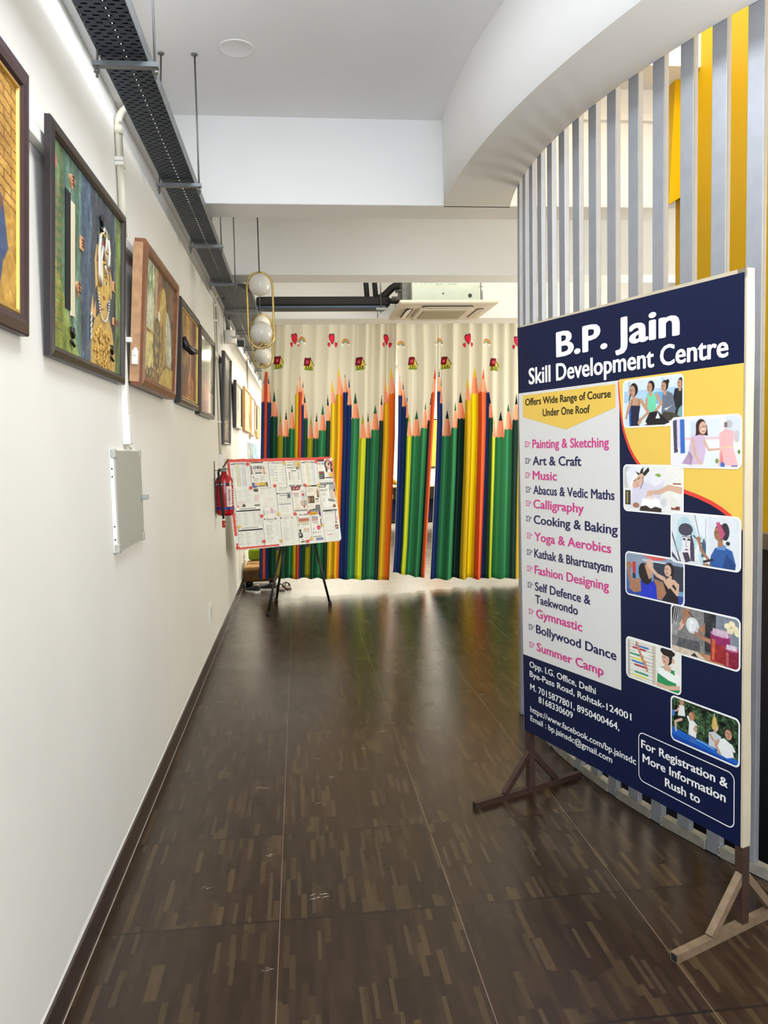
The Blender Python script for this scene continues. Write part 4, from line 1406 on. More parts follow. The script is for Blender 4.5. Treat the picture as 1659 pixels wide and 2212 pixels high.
def d_pop(p):
    p.rect(0, .90, .5, 1, (70, 66, 72)).rect(0, .94, .46, 1, (150, 50, 50))
    p.ell(.74, .78, .26, .20, (60, 52, 60)).ell(.74, .74, .16, .17, (226, 190, 172)).poly([(.60, .5), (.9, .48), (.95, .28), (.74, .24)], (226, 200, 180)).poly([(.75, .40), (.98, .5), (.98, .24), (.78, .24)], (226, 186, 84))
    p.ell(.78, .80, .06, .05, (40, 36, 40)).ell(.94, .56, .07, .08, (50, 44, 50)).ell(.60, .60, .07, .12, (66, 60, 70)).ell(.74, .655, .035, .015, (190, 60, 70)).poly([(.55, .92), (.8, .98), (.95, .9), (.7, .88)], (206, 120, 110))
    bars(p, .06, .48, (.70, .66, .62), (200, 200, 200), .01, 7)
    p.rect(.06, .22, .42, .52, (64, 76, 78)).rect(.08, .45, .36, .51, (170, 60, 70))
    bars(p, .1, .36, (.40, .36, .31, .27), (190, 196, 196), .014, 8)
    p.rect(.46, .24, .96, .30, (120, 120, 146))
    for i in range(6):
        p.ell(.12 + .12 * i, .16, .022, .02, (130, 134, 140))
    p.ell(.82, .15, .1, .06, (216, 218, 222)).rect(.04, .0, .96, .09, (84, 92, 96)).rect(.1, .03, .5, .06, (190, 190, 190)).rect(.56, .03, .9, .06, (150, 160, 162))


def d_cake(p):
    bars(p, .06, .30, (.88, .82, .74, .66, .6, .52), (184, 184, 184), .012, 11)
    bars(p, .40, .68, (.86, .78, .70, .62, .54, .44, .36, .28), (170, 172, 172), .014, 12)
    p.rect(0, .05, .4, .35, (222, 204, 200), .5)
    p.ell(.88, .88, .11, .10, (70, 62, 60)).ell(.88, .93, .08, .05, (150, 140, 134)).poly([(.78, .62), (.98, .62), (.95, .3), (.80, .3)], (226, 206, 204))
    for x in (.79, .85, .91, .97):
        p.poly([(x - .03, .08), (x - .01, .18), (x + .02, .16), (x + .01, .06)], (40, 36, 34))
    p.ell(.30, .12, .07, .09, (90, 80, 78)).rect(.22, .02, .38, .08, (100, 90, 88)).ell(.05, .1, .04, .08, (220, 150, 140))


def d_pinkqr(p):
    bars(p, .14, .92, (.95, .93), (150, 150, 152), .008, 13, .1)
    bars(p, .16, .5, (.86, .82, .78, .74), (196, 196, 196), .01, 14)
    bars(p, .58, .9, (.86, .82, .78, .74), (196, 196, 196), .01, 15)
    p.rect(.60, .50, .84, .60, (224, 220, 222)).rect(.16, .30, .48, .315, (190, 190, 190)).rect(.56, .30, .9, .315, (190, 190, 190))
    p.ell(.68, .17, .08, .08, (222, 150, 180)).rect(.62, .06, .76, .18, (224, 160, 184)).rect(.78, .06, .94, .16, (206, 206, 208)).ell(.2, .1, .06, .12, (190, 190, 196)).ell(.4, .1, .07, .07, (206, 206, 210)).rect(.5, .1, .6, .13, (190, 190, 196))


def d_bpblue(p):
    p.rect(.06, .735, 1, .765, (110, 116, 124)).ell(.06, .75, .05, .03, (80, 86, 92)).rect(.20, .665, .80, .685, (96, 100, 104))
    p.rect(.12, .86, .74, .88, (190, 190, 190)).rect(.14, .91, .8, .922, (196, 196, 196))
    bars(p, .10, .9, (.60, .56, .52, .48), (186, 190, 190), .01, 16)
    p.rect(.06, .42, 1, .43, (180, 190, 180)).rect(.12, .355, .96, .385, (122, 142, 156)).ell(.1, .37, .04, .02, (150, 170, 176))
    bars(p, .22, .9, (.29, .25, .21, .17, .12), (190, 194, 194), .01, 17)
    p.rect(.74, .56, .98, .74, (150, 154, 150)).rect(.8, .6, .96, .70, (90, 94, 90))


def d_bpred(p):
    p.poly([(0, 1), (.68, 1), (.62, .88), (.5, .85), (0, .85)], (150, 30, 50))
    p.rect(.06, .70, .5, .735, (206, 130, 130)).rect(.1, .64, .46, .665, (150, 160, 180)).rect(.1, .58, .5, .60, (130, 140, 160))
    bars(p, .1, .5, (.54, .46), (190, 150, 90), .012, 18)
    bars(p, .16, .5, (.40, .35, .30, .25, .20), (206, 190, 170), .014, 19)
    p.ell(.80, .66, .18, .2, (206, 206, 206)).ell(.80, .66, .07, .06, (200, 60, 90)).ell(.70, .34, .15, .12, (196, 184, 170)).ell(.80, .2, .08, .07, (200, 110, 96)).ell(.9, .34, .09, .13, (170, 160, 150))
    p.rect(.1, .115, .5, .155, (226, 180, 120)).rect(.02, .03, .98, .075, (150, 150, 152), .6)
    for i in range(12):
        p.rect(.06 + .075 * i, .025, .10 + .075 * i, .08, (70, 72, 78))


def d_cook(p):
    p.a[:] = (230, 226, 214)
    p.rect(0, .94, .9, 1, (60, 56, 50)).rect(.05, .955, .44, .985, (206, 176, 90))
    p.rect(.1, .82, .6, .835, (190, 184, 170)).rect(.08, .76, .56, .78, (190, 184, 170))
    p.ell(.98, .72, .20, .20, (214, 200, 184)).ell(.96, .70, .12, .12, (160, 120, 96)).ell(.94, .58, .12, .05, (110, 84, 70))
    p.rect(.08, .34, .60, .60, (92, 70, 56)).rect(.12, .38, .22, .56, (196, 150, 96)).rect(.34, .42, .54, .52, (130, 106, 90))
    p.rect(.68, .46, .92, .50, (60, 54, 50)).ell(.74, .40, .03, .02, INK).ell(.86, .40, .03, .02, INK)
    bars(p, .1, .6, (.26, .22, .18), (190, 186, 178), .01, 20)
    p.poly([(.06, .0), (.98, .0), (.98, .27), (.64, .27), (.60, .14), (.06, .10)], (112, 112, 112)).rect(.2, .03, .8, .06, (170, 170, 176))


def d_beauty(p):
    p.poly([(0, 1), (.48, 1), (.40, .89), (0, .89)], (110, 114, 116)).rect(.06, .92, .34, .97, (206, 206, 206))
    p.ell(.84, .80, .22, .24, (170, 172, 172)).ell(.80, .62, .18, .2, (200, 198, 192)).ell(.94, .66, .1, .14, (230, 206, 160)).poly([(.5, .5), (.9, .44), (.96, .36), (.5, .40)], (130, 134, 136)).ell(.95, .78, .04, .06, (40, 38, 38))
    bars(p, .06, .46, (.70, .66, .62), (150, 152, 154), .012, 22)
    bars(p, .1, .34, (.52, .46, .42), (120, 122, 124), .012, 23)
    for i in range(6):
        p.ell(.08, .40 - .03 * i, .02, .010, (90, 92, 94))
        p.ell(.10 + .13 * i, .17, .022, .018, (130, 134, 138))
    p.ell(.86, .22, .1, .06, (150, 110, 80)).ell(.86, .20, .05, .03, (70, 80, 60))
    p.rect(.06, .0, .98, .10, (100, 108, 110)).rect(.2, .03, .6, .07, (60, 66, 70)).rect(.66, .03, .9, .06, (150, 156, 158))


def d_sched(p):
    p.rect(.16, .885, .82, .915, (120, 120, 124))
    p.rect(.02, .76, .98, .83, (40, 42, 56)).rect(.04, .78, .14, .81, (130, 130, 140))
    for i in range(9):
        y = .69 - .077 * i
        p.rect(0, y - .035, 1, y - .031, (196, 198, 200), .8)
        for x in (.06, .30, .66, .84):
            p.rect(x, y - .008, x + .10 + .06 * ((i + int(x * 9)) % 2), y + .008, (150, 150, 152), .75)
        if i % 2:
            p.ell(.04, y, .012, .016, (90, 60, 60))


def d_bakery(p):
    p.ell(.13, .86, .06, .035, (50, 50, 52)).ell(.14, .845, .04, .025, (232, 232, 226)).ell(.84, .86, .06, .035, (50, 50, 52)).ell(.82, .845, .03, .025, (206, 206, 204))
    p.rect(.36, .755, .62, .775, (170, 170, 170))
    bars(p, .16, .62, [.66 - .052 * i for i in range(12)], (120, 122, 124), .013, 25)
    for x, y in ((.78, .62), (.78, .30)):
        p.rect(x - .02, y, x + .16, y + .006, (180, 180, 180))
    p.rect(.76, .30, .765, .62, (180, 180, 180)).rect(.94, .30, .945, .62, (180, 180, 180))
    bars(p, .82, .92, (.56, .50, .44, .38), (150, 150, 150), .010, 26)


def d_cooking(p):
    p.ell(.06, .90, .05, .03, (90, 90, 92)).ell(.74, .88, .06, .02, (130, 132, 134)).ell(.4, .88, .2, .035, (206, 200, 200))
    bars(p, .14, .52, [.78 - .045 * i for i in range(16)], (150, 152, 154), .010, 27)
    p.poly([(.52, .1), (.60, .8), (.66, .8), (.86, .1)], (220, 220, 216), .7)


def d_robot(p):
    p.poly([(0, .9), (.2, .84), (.05, .8)], (160, 160, 164)).rect(.08, .70, 1, .82, (206, 150, 130)).rect(.1, .64, .96, .70, (206, 190, 150))
    p.ell(.12, .605, .06, .02, (60, 60, 64)).rect(.3, .59, .96, .615, (140, 142, 144))
    bars(p, .06, .9, (.55, .53, .50), (190, 190, 190), .008, 28)
    p.rect(.46, .40, .9, .455, (196, 120, 96)).rect(.52, .415, .84, .44, (230, 210, 200)).rect(.40, .355, .96, .37, (110, 110, 114))
    p.ell(.16, .40, .09, .05, (40, 38, 40)).poly([(.0, .18), (.04, .34), (.28, .34), (.36, .2), (.2, .14)], (50, 50, 54)).rect(.08, .22, .2, .3, (200, 200, 200))
    bars(p, .5, .9, (.32, .29, .26, .23), (196, 196, 196), .008, 29)
    p.rect(.5, .15, .7, .16, INK).ell(.3, .1, .03, .02, INK).poly([(.1, .0), (.4, .0), (.46, .05), (.16, .05)], (100, 90, 90)).poly([(.5, .02), (.96, .04), (.9, .07), (.52, .06)], (190, 70, 66))


def d_hula(p):
    p.poly([(0, 1), (.78, 1), (.72, .90), (0, .88)], (226, 176, 60)).poly([(.80, 1), (.94, 1), (.98, .82), (.92, .62), (.98, .46), (.86, .5), (.84, .62), (.88, .8), (.74, .94)], (84, 62, 140))
    p.ell(.92, .80, .05, .06, (222, 196, 190)).rect(.26, .555, .70, .575, (206, 206, 90)).ell(.64, .45, .17, .075, (206, 60, 110)).poly([(.16, .38), (.24, .38), (.22, .5)], (50, 50, 90)).rect(.46, .43, .82, .445, (236, 170, 190))
    for i, cx in enumerate((.16, .36, .56, .76)):
        p.ell(cx, .30, .045, .024, ((110, 80, 90), (180, 70, 80), (140, 150, 150), (190, 190, 180))[i])
        bars(p, cx - .05, cx + .06, (.26, .24), (190, 190, 190), .008, i)
    p.rect(.06, .14, .84, .165, (120, 122, 130)).poly([(.30, .02), (.94, .02), (.94, .11), (.34, .11)], (112, 116, 168)).rect(.42, .05, .86, .07, (190, 192, 220))


def d_grey(p):
    p.a[:] = (226, 226, 222)
    p.rect(.18, .78, .52, .80, (206, 206, 206)).rect(.14, .70, .56, .72, (206, 206, 204)).poly([(.86, .99), (.90, .99), (.88, .66), (.84, .64)], (110, 76, 60)).ell(.86, .62, .05, .03, (60, 44, 40))
    p.rect(.94, .68, 1, .80, (226, 150, 130)).rect(.76, .50, .98, .54, (120, 80, 64)).rect(.72, .46, 1, .49, (150, 96, 70)).rect(.78, .40, 1, .44, (100, 66, 56))
    bars(p, .1, .6, (.60, .50), (200, 200, 200), .01, 31)
    for i in range(5):
        p.ell(.12 + .13 * i, .36, .025, .02, (196, 200, 200))
    p.rect(.2, .21, .52, .235, (206, 110, 110)).rect(.52, .22, .76, .23, (190, 190, 190))
    bars(p, .1, .7, (.16, .14, .09), (200, 200, 200), .008, 32)


NAVY_I, RED_I, BLK_I, GREY_I = (44, 50, 110), (196, 40, 70), (34, 36, 44), (150, 152, 154)
flyer('flyer', 'price table with rainbow header, at the top left corner of the notice board', .036, .851, .2105, .596, d_table)  # flyer and sticker positions come from image pixels, projected onto the board
flyer('flyer', 'flyer headed CHESS with a black chess piece and yellow footer', .2495, .848, .4165, .590, d_chess, [('CHESS', .17, .73, .60, .030, BLK_I, .02)])
flyer('flyer', 'plain flyer with faint blue doodles and six price lines, right of the chess flyer', .452, .846, .622, .590, d_art, [('ART & CRAFT', .20, .93, .62, .010, GREY_I, .0)])
flyer('flyer', 'flyer with a round food plate in its top right corner', .6346, .8535, .797, .5855, d_food, lay=1, tilt=.02)
flyer('flyer', 'price table with rainbow header, just left of the pop art flyer', .8144, .852, .985, .590, d_table)
flyer('flyer', 'POP ART flyer with a drawn woman, top right corner of the board', 1.009, .862, 1.184, .594, d_pop, [('POP', .04, .78, .20, .022, (222, 130, 130), .02), ('ART', .28, .78, .20, .022, (90, 160, 200), .02)])
flyer('flyer', 'pinkish bakery price flyer with dark cakes, beside the fire extinguisher', .0674, .595, .312, .401, d_cake)
flyer('flyer', 'white flyer with pink gift drawings along its foot, overlapping the cakes flyer', .310, .601, .4905, .315, d_pinkqr, lay=2, tilt=-.015)
flyer('flyer', 'flyer headed B.P. JAIN with two grey blue title bars', .5062, .595, .6575, .314, d_bpblue, [('B.P. JAIN', .28, .935, .56, .014, GREY_I, .0)], lay=1)
flyer('flyer', 'flyer with a crimson B.P. JAIN banner at its top left', .678, .588, .8325, .3315, d_bpred, [('B.P. JAIN', .08, .90, .46, .015, (232, 220, 220), .02)], lay=2)
flyer('flyer', 'cream flyer with a brown oven photo and black header strip', .844, .5955, .9885, .3175, d_cook, [('Indian', .22, .86, .3, .010, (150, 140, 120), .0)], lay=1)
flyer('flyer', 'BEAUTY flyer with a grey photo of a woman, at the right edge of the board', 1.0047, .594, 1.1855, .308, d_beauty, [('BEAUTY', .06, .77, .46, .020, (90, 94, 98), .0)])
flyer('flyer', 'activity schedule with a black heading bar, the upper one of two', .0492, .413, .3125, .2285, d_sched)
flyer('flyer', 'lower activity schedule with a black heading bar, bottom left corner of the board', .0499, .2275, .3146, .0275, d_sched)
flyer('flyer', 'flyer headed Bakery with two chef sketches and a long item list', .3241, .3175, .4865, .0265, d_bakery, [('Bakery', .26, .83, .46, .020, (120, 116, 116), .0)])
flyer('flyer', 'faded flyer headed COOKING with a long narrow list, right of the bakery flyer', .515, .3066, .690, .028, d_cooking, [('COOKING', .2, .94, .5, .009, GREY_I, .0)])
flyer('flyer', 'ROBOTICS flyer with an orange title block and a small dark child', .7055, .320, .841, .0205, d_robot, [('B.P. JAIN', .22, .905, .72, .016, (60, 62, 68), .01), ('ROBOTICS', .12, .725, .84, .018, (170, 60, 50), .02)])
flyer('flyer', 'HULA HOOP classes flyer with a yellow header and purple figure', .858, .3205, .9915, .0225, d_hula, [('B.P. JAIN', .08, .92, .5, .014, (120, 90, 40), .01), ('HULA', .12, .775, .52, .026, (90, 100, 160), .015), ('HOOP', .12, .685, .52, .026, RED_I, .015), ('CLASSES', .12, .61, .54, .015, (130, 134, 130), .0)])
flyer('flyer', 'pale grey B.P. JAIN flyer with a violin on brown books, bottom right corner', 1.0045, .314, 1.1825, .008, d_grey, [('B.P. JAIN', .24, .925, .48, .016, (196, 198, 200), .0)])
# pink code square replaced by nothing; stickers between the sheets
M_STR, M_STY = mat('red_craft_paper', (222, 70, 62), 0.6), mat('yellow_craft_paper', (226, 188, 84), 0.6)
ST = [('r', .2216, .8286, 'red paper flower between the left price sheet and the chess flyer'), ('y', .6253, .8307, 'yellow paper star left of the food plate flyer'),
      ('r', .2315, .595, 'red paper flower under the left corner of the chess flyer'), ('r', .4936, .6049, 'red paper flower above the pink gift flyer'),
      ('r', .8352, .5983, 'red paper flower right of the crimson B.P. JAIN banner'), ('r', .9955, .8351, 'red paper flower left of the POP ART title'),
      ('y', .9992, .5942, 'yellow paper star at the foot of the pop art flyer'), ('r', .3161, .3144, 'red paper flower left above the Bakery title'),
      ('y', .5014, .3212, 'yellow paper star between the bakery and cooking flyers, at their tops'), ('r', .6871, .3122, 'red paper flower above the left corner of the robotics flyer'),
      ('r', .8464, .3156, 'red paper flower between the robotics and hula hoop flyers'), ('y', .066, .2235, 'yellow paper star at the left between the two activity schedules'),
      ('r', .3117, .066, 'red paper flower at the foot of the lower activity schedule'), ('y', .4999, .0552, 'yellow paper star at the feet of the bakery and cooking flyers'),
      ('y', .9868, .1772, 'yellow paper star on the right edge of the hula hoop flyer'), ('y', .8455, .053, 'yellow paper star at the foot of the hula hoop flyer'),
      ('r', .7964, .0265, 'red paper flower at the foot of the robotics flyer')]
for k, (c, u, v, lb) in enumerate(ST):
    pts = []
    for i in range(32):
        a = 2 * PI * i / 32
        r = .0165 * (1 + .14 * math.cos(6 * a)) if c == 'r' else .0105 + .0115 * abs(math.cos(2 * a + .3)) ** 3
        pts.append((r * math.cos(a), r * math.sin(a)))
    o = MB().prism(pts, -.0010, 0).build('paper_sticker', M_STR if c == 'r' else M_STY, None, BM @ Matrix.Translation((u, -.0085, v)))
    tag(o, lb, 'sticker', 'paper stickers on the notice board')

# ------------------------------------------------------------------ the standing banner
KM = sheet_frame((0.9822, 3.3843, 0.2893), -1.2496, -0.013, -0.0069)
KW, KH = 1.190, 1.798
bn = thing('banner_stand', 'big navy and yellow course banner of a skill development centre on a brown steel stand', 'banner', KM)
NAVY, YELL, LIST = (7, 20, 57), (228, 190, 84), (214, 212, 209)
M_VINYL = mat('white_vinyl_wrap', (190, 177, 152), 0.45, vary=0.05, scale=12)
M_NAVY = mat('navy_vinyl', NAVY, 0.42, spec=0.3, vary=0.05, scale=4)
M_KYEL = mat('yellow_vinyl', YELL, 0.35)
M_LIST = mat('pale_vinyl', LIST, 0.35)
M_KRED = mat('red_vinyl', (222, 60, 50), 0.35)
M_KWHITE = mat('white_print', (236, 236, 232), 0.4)
M_PINK = mat('magenta_print', (204, 58, 132), 0.4)
M_BLUEP = mat('deep_blue_print', (14, 20, 76), 0.4)
M_BLKP = mat('black_print', (26, 22, 22), 0.4)

# vinyl wrapped frame: slightly wavy right edge
mb = MB()
mb.box(0, 0, 0, KW, .004, KH)
r_ = np.random.default_rng(5)
zs = np.linspace(0, KH, 24)
for x0, x1 in ((0.0, .030), (KW - .032, KW)):
    vs = []
    for i, z in enumerate(zs):
        w = .0015 * math.sin(z * 9) + .001 * r_.random()
        vs += [(x0, -.0002, z), (x1 + (w if x1 > 1 else 0), -.0002, z), (x1 + (w if x1 > 1 else 0), .034, z), (x0, .034, z)]
    fs = []
    for i in range(len(zs) - 1):
        for j in range(4):
            fs.append((4 * i + j, 4 * i + (j + 1) % 4, 4 * i + 4 + (j + 1) % 4, 4 * i + 4 + j))
    n = len(zs) - 1
    fs += [(0, 3, 2, 1), (4 * n, 4 * n + 1, 4 * n + 2, 4 * n + 3)]
    mb.add(vs, fs)
mb.box(0, -.0002, KH - .03, KW, .034, KH).box(.03, .004, 0, KW - .03, .034, .03)
pnl = mb.build('panel', M_VINYL, bn)

Y1_, Y2_, Y3_, Y4_ = -.0008, -.0013, -.0018, -.0023
mb = MB()
mb.face([(x, Y1_, z) for x, z in [(.002, .0), (KW - .006, .0), (KW - .006, KH - .012), (.002, KH - .006)]], 0)          # navy ground
curve = [(.6395, 1.5092), (.6425, 1.466), (.648, 1.423), (.6556, 1.380), (.6656, 1.3367), (.680, 1.302), (.6968, 1.2697), (.72, 1.238), (.7474, 1.2102), (.79, 1.18), (.845, 1.158),
         (.90, 1.143), (.9528, 1.1279), (1.01, 1.114), (1.0661, 1.0959), (1.104, 1.079), (1.1382, 1.0587), (1.168, 1.036), (KW - .006, 1.012)]
top = [(KW - .006, 1.5185), (.6425, 1.5165)]
mb.face([(x, Y2_, z) for x, z in curve + top], 1)                                                                        # yellow field
vs, fs = [], []
for i, (x, z) in enumerate(curve):
    d = Vector((curve[min(i + 1, len(curve) - 1)][0] - curve[max(i - 1, 0)][0], 0, curve[min(i + 1, len(curve) - 1)][1] - curve[max(i - 1, 0)][1])).normalized()
    w = .005 + .008 * min(1, i / 9)
    vs += [(x, Y3_, z), (x + d.z * w, Y3_, z - d.x * w)]
fs = [(2 * i, 2 * i + 1, 2 * i + 3, 2 * i + 2) for i in range(len(curve) - 1)]
vs = [(min(x, KW - .006), y, z) for x, y, z in vs]
mb.add(vs, fs, 3)
mb.face([(x, Y2_, z) for x, z in [(.004, .349), (.6415, .359), (.641, 1.5135), (.004, 1.511)]], 2)                        # course list ground
mb.face([(x, Y3_, z) for x, z in [(.034, 1.407), (.329, 1.345), (.620, 1.417), (.620, 1.502), (.034, 1.500)]], 1)         # chevron
mb.build('printed_ground', [M_NAVY, M_KYEL, M_LIST, M_KRED], pnl, fix=False)

TX = [("B.P. Jain", .2726, 1.636, .9302, .1000, .034), ("Skill Development Centre", .0801, 1.543, 1.1272, .0690, .028)]  # banner print positions taken from image pixels, projected onto the banner plane


def line_of_text(name, s, u0, v, wd, cap, y, bo, m):
    mbl = MB()
    add_text(mbl, s, u0, v, wd, cap, y, bo)
    return mbl.build(name, m, bn, fix=False)


for s, u0, v, u1, cap, bo in TX:
    line_of_text('heading_lettering', s, u0, v, u1 - u0, cap, Y2_, bo, M_KWHITE)
line_of_text('chevron_lettering', "Offers Wide Range of Course", .0535, 1.455, .5437, .0300, Y4_, .022, M_BLKP)
line_of_text('chevron_lettering', "Under One Roof", .1777, 1.404, .3003, .0310, Y4_, .022, M_BLKP)
LS = [("Painting & Sketching", .0996, 1.2716, .5839, 1), ("Art & Craft", .1003, 1.1995, .4234, 0), ("Music", .0986, 1.1375, .2675, 1), ("Abacus & Vedic Maths", .1014, 1.075, .6127, 0),
      ("Calligraphy", .0998, 1.0145, .4364, 1), ("Cooking & Baking", .1007, .947, .6291, 0), ("Yoga & Aerobics", .1034, .873, .592, 1), ("Kathak & Bhartnatyam", .1014, .800, .5982, 0),
      ("Fashion Designing", .1013, .728, .5779, 1), ("Self Defence &", .1022, .655, .4702, 0), ("Taekwondo", .1025, .599, .3925, 0), ("Gymnastic", .1074, .537, .4188, 1),
      ("Bollywood Dance", .1055, .467, .617, 0), ("Summer Camp", .1081, .388, .544, 1)]
for s, u0, v, u1, c in LS:
    line_of_text('course_lettering', s, u0, v, u1 - u0, .0378, Y3_, .024, (M_BLUEP, M_PINK)[c])
    hm = MB()
    if s == 'Taekwondo':
        continue
    x, z = .0445 + (u0 - .10) * .9, v + .006

    def P(pts, y, m):
        hm.face([(x + a * .040, y, z + b * .026) for a, b in pts], m)
    # pointing hand: cuff, fist, finger and thumb, drawn as an outline
    P([(0, .0), (.24, .0), (.24, .92), (0, .92)], Y3_, c)
    P([(.06, .12), (.18, .12), (.18, .80), (.06, .80)], Y4_, 2)
    P([(.22, .10), (.34, .0), (.62, .0), (.70, .12), (.70, .5), (1.0, .56), (1.0, .80), (.66, .82), (.5, 1.0), (.40, .94), (.42, .82), (.22, .86)], Y3_ - .0001, c)
    P([(.28, .18), (.36, .10), (.58, .10), (.62, .18), (.62, .60), (.94, .63), (.94, .72), (.60, .74), (.50, .88), (.48, .74), (.28, .76)], Y4_, 2)
    P([(.44, .30), (.62, .30), (.62, .36), (.44, .36)], Y4_ - .0002, c)
    P([(.44, .48), (.62, .48), (.62, .54), (.44, .54)], Y4_ - .0002, c)
    hm.build('hand_symbol', [M_BLUEP, M_PINK, M_LIST], bn, fix=False)
CT = [("Opp. I.G. Office, Delhi", .0512, .302, .4965, .0272, .016), ("Bye-Pass Road, Rohtak-124001", .0512, .2585, .6949, .0268, .016), ("M. 7015877801, 8950400464,", .0542, .199, .6298, .0285, .016),
      ("8168330609", .115, .158, .3521, .0278, .016), ("https://www.facebook.com/bp.jainsdc", .0514, .097, .7184, .0262, .012), ("Email : bp.jainsdc@gmail.com", .0515, .056, .5884, .0255, .012)]
for s, u0, v, u1, cap, bo in CT:
    line_of_text('contact_lettering', s, u0, v, u1 - u0, cap, Y2_, bo, M_KWHITE)
for s, u0, v, u1 in (("For Registration &", .7454, .174, 1.1339), ("More Information", .7523, .123, 1.1262), ("Rush to", .862, .074, 1.0205)):
    line_of_text('registration_lettering', s, u0, v, u1 - u0, .0308, Y2_, .022, M_KWHITE)
mb = MB()
o_, i_ = rrect(.731, .046, 1.1605, .232, .026, 8), rrect(.7345, .0495, 1.157, .2285, .0225, 8)
n = len(o_)
mb.add([(x, Y2_, z) for x, z in o_] + [(x, Y2_, z) for x, z in i_], [(i, (i + 1) % n, n + (i + 1) % n, n + i) for i in range(n)])
mb.build('registration_box', M_KWHITE, bn, fix=False)

# ---- the eight photographs
M_PHOTO = mat_attr('photo_print', 0.35, 0.4)
SK1, SK2, SK3, HAIR = (190, 146, 118), (164, 116, 88), (212, 172, 148), (36, 28, 28)


def head(p, x, y, r, skin, hair=HAIR, face=1, long=False, k=1.7):
    """a printed face: hair, face, brow, nose and mouth marks; face=+1 looks right, -1 left, 0 front; k = picture width over height"""
    q = r * k
    if long:
        p.poly([(x - r * .95, y + q * .3), (x + r * .95, y + q * .3), (x + r * 1.1, y - q * 1.25), (x + r * .5, y - q * 1.15), (x - r * .5, y - q * 1.05), (x - r * 1.1, y - q * 1.25)], hair)
    p.ell(x - face * r * .14, y + q * .16, r * .92, q * 1.05, hair)
    p.ell(x + face * r * .20, y - q * .10, r * .68, q * .92, skin)
    p.ell(x - face * r * .22, y - q * .05, r * .12, q * .2, tuple(c * .85 for c in skin))
    dk = tuple(c * .45 for c in skin)
    for s in ((-.28, .28) if face == 0 else (face * .10, face * .48)):
        p.ell(x + face * r * .18 + s * r, y + q * .06, r * .13, q * .07, dk)
        p.line([(x + face * r * .18 + (s - .16) * r, y + q * .24), (x + face * r * .18 + (s + .16) * r, y + q * .24)], q * .07, dk, al=.6)
    p.line([(x + face * r * .45, y + q * .02), (x + face * r * .60, y - q * .26), (x + face * r * .42, y - q * .30)], q * .06, dk, al=.6)
    p.ell(x + face * r * .34, y - q * .52, r * .24, q * .09, (170, 76, 74))
    p.poly([(x - r * .5, y - q * .62), (x + r * .3, y - q * .98), (x - r * .1, y - q * 1.0)], tuple(c * .8 for c in skin), .5)
    return p


def ph_yoga():
    p = Paint(190, 120, (206, 220, 228), 1.7)
    p.rect(0, .52, 1, .78, (150, 186, 214), .7).rect(.42, .45, .78, .70, (86, 146, 196), .7).rect(.08, .5, .12, 1, (170, 190, 206)).rect(.66, .7, .70, 1, (176, 196, 210)).rect(.36, 0, 1, .12, (226, 226, 222))
    p.poly([(.82, .38), (.88, .74), (1, .74), (1, .2), (.9, .2)], (34, 36, 42)).poly([(.9, .1), (1, .1), (1, .4), (.94, .32)], (120, 160, 160))
    p.rect(.94, .68, .98, .80, SK1)
    head(p, .965, .84, .055, SK1, HAIR, -1)
    p.poly([(.66, .22), (.68, .64), (.76, .70), (.84, .64), (.9, .30), (.82, .2)], (104, 112, 128)).poly([(.62, .1), (.7, .28), (.88, .24), (.98, .12), (.7, .06)], (62, 60, 52)).poly([(.78, .36), (.86, .42), (.74, .30), (.70, .34)], (206, 206, 204))
    p.rect(.70, .62, .745, .76, SK1)
    head(p, .71, .81, .062, SK1, HAIR, -1)
    p.ell(.765, .90, .025, .05, HAIR)
    p.poly([(.42, .24), (.40, .66), (.46, .68), (.52, .70), (.58, .64), (.57, .40), (.55, .24)], (112, 206, 166)).poly([(.4, .62), (.37, .36), (.42, .30), (.43, .6)], SK1)
    p.line([(.58, .64), (.66, .46), (.56, .30), (.50, .22)], .085, SK1, taper=.85).ell(.49, .20, .035, .08, SK1, .3)
    p.rect(.455, .62, .505, .78, SK1)
    head(p, .475, .82, .068, SK1, HAIR, -1)
    p.poly([(.36, .02), (.46, .28), (.6, .30), (.72, .14), (.8, .05), (.7, 0), (.4, 0)], (28, 26, 32)).poly([(.56, .14), (.60, .28), (.64, .14)], (220, 226, 228)).poly([(.34, .02), (.38, .10), (.42, .02)], (226, 226, 226))
    p.poly([(.10, .0), (.09, .42), (.14, .46), (.26, .50), (.30, .44), (.27, .22), (.28, .0)], (30, 36, 62)).poly([(.09, .40), (.10, .0), (.13, .0), (.13, .44)], (44, 92, 170))
    p.poly([(.14, .60), (.20, .64), (.32, .56), (.29, .44), (.13, .46), (.07, .42)], SK1).poly([(.12, .58), (.06, .42), (.02, .16), (.05, .16), (.12, .42)], SK1)
    p.line([(.31, .55), (.44, .28), (.33, .16), (.28, .08)], .09, SK1, taper=.82).ell(.29, .10, .03, .08, SK1, -.3)
    p.rect(.155, .58, .205, .68, SK1).line([(.15, .58), (.14, .46)], .012, HAIR).line([(.27, .6), (.28, .46)], .012, HAIR)
    head(p, .17, .78, .082, SK1, HAIR, -1)
    p.line([(.12, .70), (.10, .58)], .03, HAIR)
    return p


